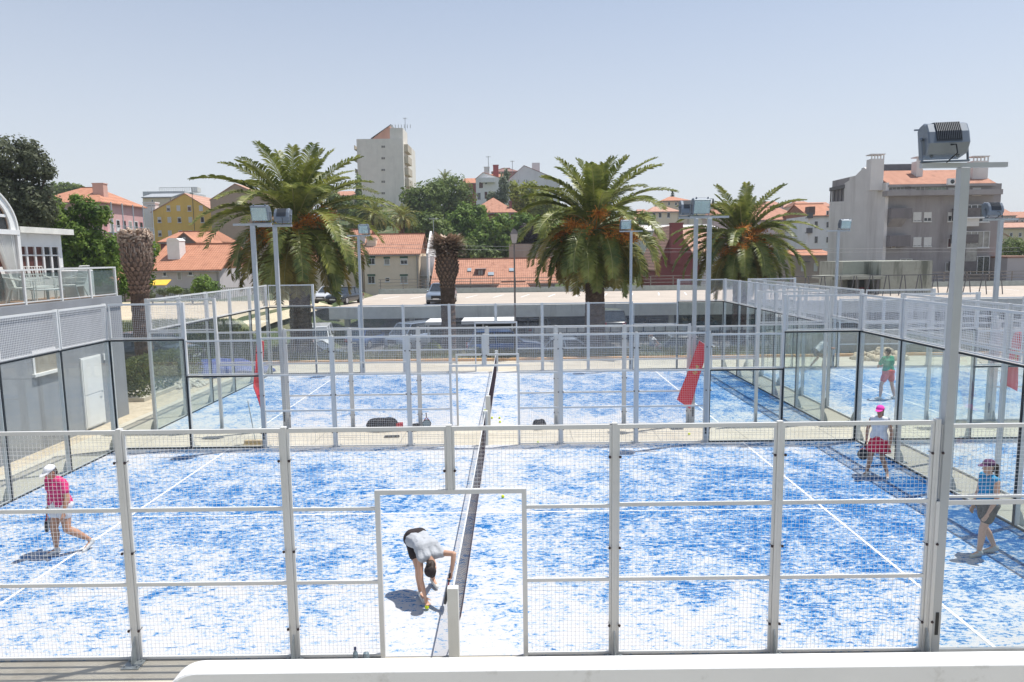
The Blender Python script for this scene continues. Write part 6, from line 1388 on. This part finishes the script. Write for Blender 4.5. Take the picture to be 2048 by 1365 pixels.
banner('narrow red banner seen edge on behind the left floodlight post', [f_(514, 681, 10.45), f_(528, 682, 10.6), f_(521, 818, 10.6), f_(507, 775, 10.4)], o, False)
o = V((14.9, 11.5, 0)); f_ = lambda u, v, Y=11.5: at(u, v, Y)-o
banner('kite shaped red banner behind the glass at the right edge', [f_(2030, 664), f_(2043, 664), f_(2034, 783), f_(2000, 765)], o)
bot = mat('bottle_plastic', (0.16, 0.22, 0.26), 0.2, spec=0.8)
t = thing('water_bottle', 'small water bottle with a blue cap at the foot of the nearest fence', 'bottle', (-1.235, -0.16, -0.003)); MB().tube([(0, 0, 0), (0, 0, 0.15), (0, 0, 0.19), (0, 0, 0.205)], [0.033, 0.033, 0.014, 0.013], 12).build('bottle_body', bot, t); MB().tube([(0, 0, 0.206), (0, 0, 0.235)], 0.016, 10).build('cap', mat('cap_blue', (0.01, 0.02, 0.12), 0.4), t)
t = thing('ball_can', 'squat pale container beside the blue capped bottle', 'container', (-1.10, -0.16, -0.003)); MB().tube([(0, 0, 0), (0, 0, 0.12), (0, 0, 0.16), (0, 0, 0.175)], [0.042, 0.042, 0.034, 0.012], 14).build('can_body', bot, t, smooth=False); MB().tube([(0, 0, 0.1755), (0, 0, 0.185)], 0.012, 8).build('lid', frame, t)
# blue tarpaulin heap and stones on the left, rubble on the right
rnd = random.Random(12); b = MB()
def heap(b, n, w, d, h, s, cone=1.0):
    for _ in range(n):
        a = rnd.uniform(0, 6.28); r = rnd.random()**0.6; x, y = w*r*math.cos(a), d*r*math.sin(a); z = h*(1-r)**cone*rnd.uniform(.5, 1)
        q = s*rnd.uniform(.5, 1.4); M_ = Matrix.Rotation(rnd.uniform(0, 3), 3, V((rnd.random(), rnd.random(), rnd.random()+.1)).normalized()); ell(b, (x, y, z+q*.2), q, q*.8, q*.6, M_, 6)
heap(b, 260, 1.1, 0.9, 0.3, 0.09); o = b.build('gravel', mat('pale_stone', (0.50, 0.46, 0.39), 0.9, var=0.2)); o.location = (-12.9, 19.6, 0.0); o['kind'] = 'stuff'; o['label'] = 'heap of pale stones beside the blue tarpaulin'
b = MB(); n = 26; rr = []
for j in range(9):
    f = j/8; rr.append([(2.2*math.cos(a)*math.cos(f*1.5)*(1+0.08*math.sin(5*a)), 1.3*math.sin(a)*math.cos(f*1.5)*(1+.1*math.sin(7*a+j)), 0.62*math.sin(f*1.5)*(1+0.12*math.sin(3*a+2*j))) for a in [2*math.pi*i/n for i in range(n)]])
tag(b.loft(rr).build('tarpaulin', mat('blue_tarpaulin', (0.035, 0.07, 0.28), 0.6, var=0.35, scale=3, bump=0.8, bscale=5), smooth=True, loc=(-12.4, 22.6, 0.0)), 'rumpled blue tarpaulin over a low mound beyond the left glass wall', 'tarpaulin')
rb_ = mat('rubble_stone', (0.55, 0.46, 0.33), 0.9, var=0.25)
b = MB(); heap(b, 90, 1.3, 0.7, 0.45, 0.20); o = b.build('gravel', rb_); o.location = (at(1745, 720, 25).x, 24.3, 0.0); o['kind'] = 'stuff'; o['label'] = 'pile of sandy rubble behind the green shirted man'
# grey wall behind the right courts
tag(MB().box(13.5, 45, 25.8, 26.05, 0, 1.15).box(13.4, 45, 25.75, 26.1, 1.153, 1.21).build('boundary_wall', mat('boundary_grey', (0.34, 0.34, 0.32), 0.9, var=.06, dirt=(.26, .26, .25), dscale=1)), 'long low grey boundary wall behind the right hand court', 'wall')
# ------------------------------------------------------------------ street lantern
p = at(1031, 690, 28.5); t = thing('street_lantern', 'slim old street lantern with a glass head left of the middle palm', 'street lamp', (p.x, 28.5, terr(p.x, 28.5))); H_ = at(1031, 458, 28.5).z-terr(p.x, 28.5)
MB().tube([(0, 0, 0), (0, 0, 0.6), (0, 0, 0.65), (0, 0, H_-0.75)], [0.09, 0.08, 0.055, 0.04], 8).build('pole', mat('lamp_iron', (0.20, 0.17, 0.16), 0.6), t)
MB().loft([[(x*.11, y*.11, H_-.75) for x, y in ((-1,-1),(1,-1),(1,1),(-1,1))], [(x*.19, y*.19, H_-.28) for x, y in ((-1,-1),(1,-1),(1,1),(-1,1))]]).build('lantern_glass', mat('lantern_pane', (0.50, 0.42, 0.38), 0.25), t)
MB().loft([[(x*.22, y*.22, H_-.279) for x, y in ((-1,-1),(1,-1),(1,1),(-1,1))], [(x*.10, y*.10, H_-.06) for x, y in ((-1,-1),(1,-1),(1,1),(-1,1))], [(x*.03, y*.03, H_) for x, y in ((-1,-1),(1,-1),(1,1),(-1,1))]]).build('hood', mat('lamp_iron', (0.20, 0.17, 0.16), 0.6), t)
# overhead cables
for i, (v0, v1, l) in enumerate(((486, 496, 'upper thin overhead cable crossing behind the palms'), (493, 503, 'lower thin overhead cable crossing behind the palms'))):
    a, c = at(640, v0, 46), at(2040, v1, 46); m_ = (a+c)/2-V((0, 0, 0.25)); pts = [a.lerp(m_, .5)-V((0, 0, .06))]; tag(MB().tube([a, a.lerp(m_, .5)-V((0, 0, .06)), m_, m_.lerp(c, .5)-V((0, 0, .06)), c], 0.012, 4).build('overhead_cable', mat('cable_grey', (0.18, 0.18, 0.19), 0.6)), l, 'cable', 'overhead cables')
# ------------------------------------------------------------------ cars
tyre = mat('tyre', (0.015, 0.015, 0.016), 0.9); rimm = mat('alloy_rim', (0.45, 0.46, 0.48), 0.35, metal=0.7); cglass = mat('car_glass', (0.03, 0.04, 0.05), 0.06, spec=1.0, var=0.3); lampm = mat('head_lamp', (0.6, 0.65, 0.7), 0.1, spec=1.0); tail = mat('tail_lamp', (0.35, 0.01, 0.01), 0.3); platem = mat('number_plate', (0.7, 0.7, 0.68), 0.5); trimm = mat('dark_trim', (0.02, 0.02, 0.022), 0.5)
def paint(n, c, metal=0.3): 
    m = mat('car_paint_'+n, c, 0.28, metal=metal, var=0.03); m.node_tree.nodes['Principled BSDF'].inputs['Coat Weight'].default_value = 0.8; return m
def car(label, x, y, z, rz, pm, kind='suv', name='parked_car', cat='car', group='parked cars'):
    "front towards local -y"
    t = thing(name, label, cat, (x, y, z), rz, group)
    if kind == 'suv': L, W_, belt, roof, hood, c0, c1, c2, c3 = 4.6, 0.95, 0.98, 1.70, 1.05, -1.05, -0.35, 1.75, 2.15
    elif kind == 'van': L, W_, belt, roof, hood, c0, c1, c2, c3 = 4.7, 0.95, 1.10, 1.95, 1.12, -1.75, -1.0, 2.15, 2.3
    else: L, W_, belt, roof, hood, c0, c1, c2, c3 = 4.1, 0.86, 0.88, 1.45, 0.92, -1.0, -0.25, 1.35, 1.85
    h = L/2; b = MB(); lo = 0.24; st = [(-h, 0.72*W_, 0.36, hood-0.32), (-h+0.08, 0.90*W_, lo, hood-0.20), (-h+0.45, W_, lo, hood-0.09), (c0, W_, lo, hood), (c0+0.5, W_, lo, belt+0.03), (0.6, W_, lo, belt+0.03), (h-0.5, W_, lo, belt), (h-0.08, 0.93*W_, lo, belt-0.06), (h, 0.80*W_, 0.38, belt-0.18)]
    rings = []
    for yy, w_, z0, z1 in st:
        rings.append([(-w_*.93, yy, z0), (-w_, yy, z0+.16), (-w_*1.0, yy, z0+(z1-z0)*.62), (-w_*.93, yy, z1-.03), (-w_*.80, yy, z1), (w_*.80, yy, z1), (w_*.93, yy, z1-.03), (w_, yy, z0+(z1-z0)*.62), (w_, yy, z0+.16), (w_*.93, yy, z0)])
    b.loft(rings); body = b.build('body', pm, t, smooth=False)
    for pcs in (body.data,): pcs.polygons.foreach_set('use_smooth', [True]*len(pcs.polygons))
    wt = 0.74*W_; rw_ = [(-0.90*W_, c0, belt), (0.90*W_, c0, belt), (0.90*W_, c3, belt), (-0.90*W_, c3, belt)]; rt = [(-wt, c1, roof-.07), (wt, c1, roof-.07), (wt, c2, roof-.05), (-wt, c2, roof-.05)]; rt2 = [(-wt*.9, c1+.12, roof), (wt*.9, c1+.12, roof), (wt*.9, c2-.1, roof), (-wt*.9, c2-.1, roof)]
    MB().loft([rw_, rt]).build('cabin_glass', cglass, t)
    MB().loft([[(p[0]*1.01, p[1], p[2]) for p in rt], [(p[0]*1.02, p[1], p[2]+.02) for p in rt], rt2]).build('roof', pm, t)
    b = MB()
    for s in (-1, 1):
        for a, c in (((0.905*s*W_, c0, belt), (s*(wt+.01), c1, roof-.06)), ((0.905*s*W_, c3, belt), (s*(wt+.01), c2, roof-.04)), ((0.91*s*W_, (c0+c3)/2, belt), (s*(wt+.01), (c1+c2)/2, roof-.05))): b.bar(a, c, 0.07, 0.05)
    b.bar((-wt, c1, roof-.06), (wt, c1, roof-.06), 0.05); b.bar((-wt, c2, roof-.05), (wt, c2, roof-.05), 0.05)
    for s in (-1, 1): b.bar((s*(wt+.01), c1, roof-.06), (s*(wt+.01), c2, roof-.05), 0.05)
    b.build('window_frame', pm, t)
    for yy in (-h+0.85, h-0.85):
        for s in (-1, 1):
            w_ = MB().tube([(s*(W_-.22), yy, 0.34), (s*(W_-.02), yy, 0.34), (s*(W_+.012), yy, 0.34)], [0.34, 0.34, 0.30], 20).build('wheel', tyre, t)
            MB().tube([(s*(W_+.008), yy, 0.34), (s*(W_+.022), yy, 0.34)], [0.21, 0.20], 14).build('rim', rimm, w_)
    for s in (-1, 1):
        MB().ball((0, 0, 0), 0.11, 8, 6, (1.5, .7, .7)).build('headlight', lampm, t, loc=(s*W_*.70, -h+.10, hood-.34), smooth=True)
        MB().box(-.14, .14, -.04, .03, -.10, .10).build('tail_light', tail, t, loc=(s*W_*.72, h-.02, belt-.20))
        MB().ball((s*(W_+.10), c0+.30, belt+.06), 0.10, 8, 6, (1, .7, .8)).build('mirror', pm, t, smooth=True)
    MB().box(-W_*.42, W_*.42, -h-.03, -h+.06, 0.48, hood-.30).build('grille', trimm, t); MB().box(-.26, .26, -h-.05, -h-.031, .42, .53).build('number_plate', platem, t)
    MB().box(-W_*.8, W_*.8, -h-.02, -h+.08, .26, .40).build('bumper', trimm, t); MB().box(-.26, .26, h+.001, h+.02, .50, .62).build('number_plate', platem, t)
    return t
silver = paint('silver', (0.32, 0.38, 0.46), 0.5); dark_ = paint('charcoal', (0.03, 0.035, 0.04)); blue_ = paint('blue', (0.03, 0.09, 0.25)); whitep = paint('white', (0.62, 0.64, 0.66), 0.0); greyp = paint('grey', (0.15, 0.16, 0.17))
p = at(882, 600, 48.5); car('silver blue off road car parked on the deck behind the ragged dead palm', p.x-0.1, 50.2, 1.216, R(-6), silver)
p = at(722, 600, 50); car('dark car at the left end of the deck behind the thin floodlight post', p.x-1.6, 51, 1.216, R(-15), dark_, 'hatch')
p = at(655, 600, 52); car('small white car on the deck behind the drooping fronds of the left palm', p.x, 53, 1.216, R(-10), whitep, 'hatch')
p = at(276, 720, 19.5); car('dark car seen over the hedge beside the grey building', -15.0, 21.8, 0.55, R(78), dark_, 'hatch')
car('silver van under the deck with its windscreen towards us', at(825, 650, 43).x, 43.6, -1.69, R(-35), silver, 'van', 'parked_van', 'van')
car('white van at the left behind the trunk of the left palm', at(628, 650, 40).x, 41.0, -1.6, R(10), whitep, 'van', 'parked_van', 'van')
car('blue car in the shade left of the silver van', at(733, 660, 44).x, 44.5, -1.69, R(160), blue_, 'hatch')
car('dark blue car parked behind the net gate of the far court', at(1010, 700, 31).x, 32.6, terr(0, 32.6), R(95), blue_, 'suv')
car('dark car with red tail lights parked before the deck beside the middle palm trunk', at(1222, 640, 42).x, 42.5, -0.55, R(180), dark_, 'suv')
car('grey car half hidden by the red banner in the lane', at(1395, 690, 33).x, 34.5, terr(0, 34.5), R(88), greyp, 'hatch')
car('charcoal car parked in the lane left of the grass strip', at(610, 690, 33).x, 35.0, terr(0, 35), R(85), greyp, 'hatch')
car('pale car parked in the lane behind the middle of the far fence', at(1150, 690, 33).x, 35.2, terr(0, 35.2), R(90), silver, 'hatch')
for i, (u, Y, rz, pm, l) in enumerate([(905, 50, 175, dark_, 'dark car in the shaded bay right of the ragged dead palm'), (965, 51, 5, blue_, 'blue car in the shaded bay behind the carport roof'), (1075, 50, 180, silver, 'silver car in the shaded bay left of the middle palm trunk'), (1310, 50, 178, greyp, 'grey car in the shaded bay behind the person in white'), (1400, 51, 3, dark_, 'dark car in the shaded bay behind the red banner top'), (1500, 50, 176, whitep, 'white car in the shaded bay behind the corner glass')]):
    car(l, at(u, 650, Y).x, Y, -1.69, R(rz), pm, 'hatch' if i % 2 else 'suv')
# ------------------------------------------------------------------ summer haze
hm = bpy.data.materials.new('air_haze'); hm.use_nodes = True; nt = hm.node_tree; nt.nodes.remove(nt.nodes['Principled BSDF'])
pv = nt.nodes.new('ShaderNodeVolumePrincipled'); pv.inputs['Color'].default_value = (0.86, 0.91, 1.0, 1); pv.inputs['Density'].default_value = 0.0004; pv.inputs['Anisotropy'].default_value = 0.0
nt.links.new(pv.outputs[0], nt.nodes['Material Output'].inputs['Volume'])
hz = MB().box(-2600, 2600, -320, 3600, -3.5, 48).build('haze', hm); hz['kind'] = 'stuff'
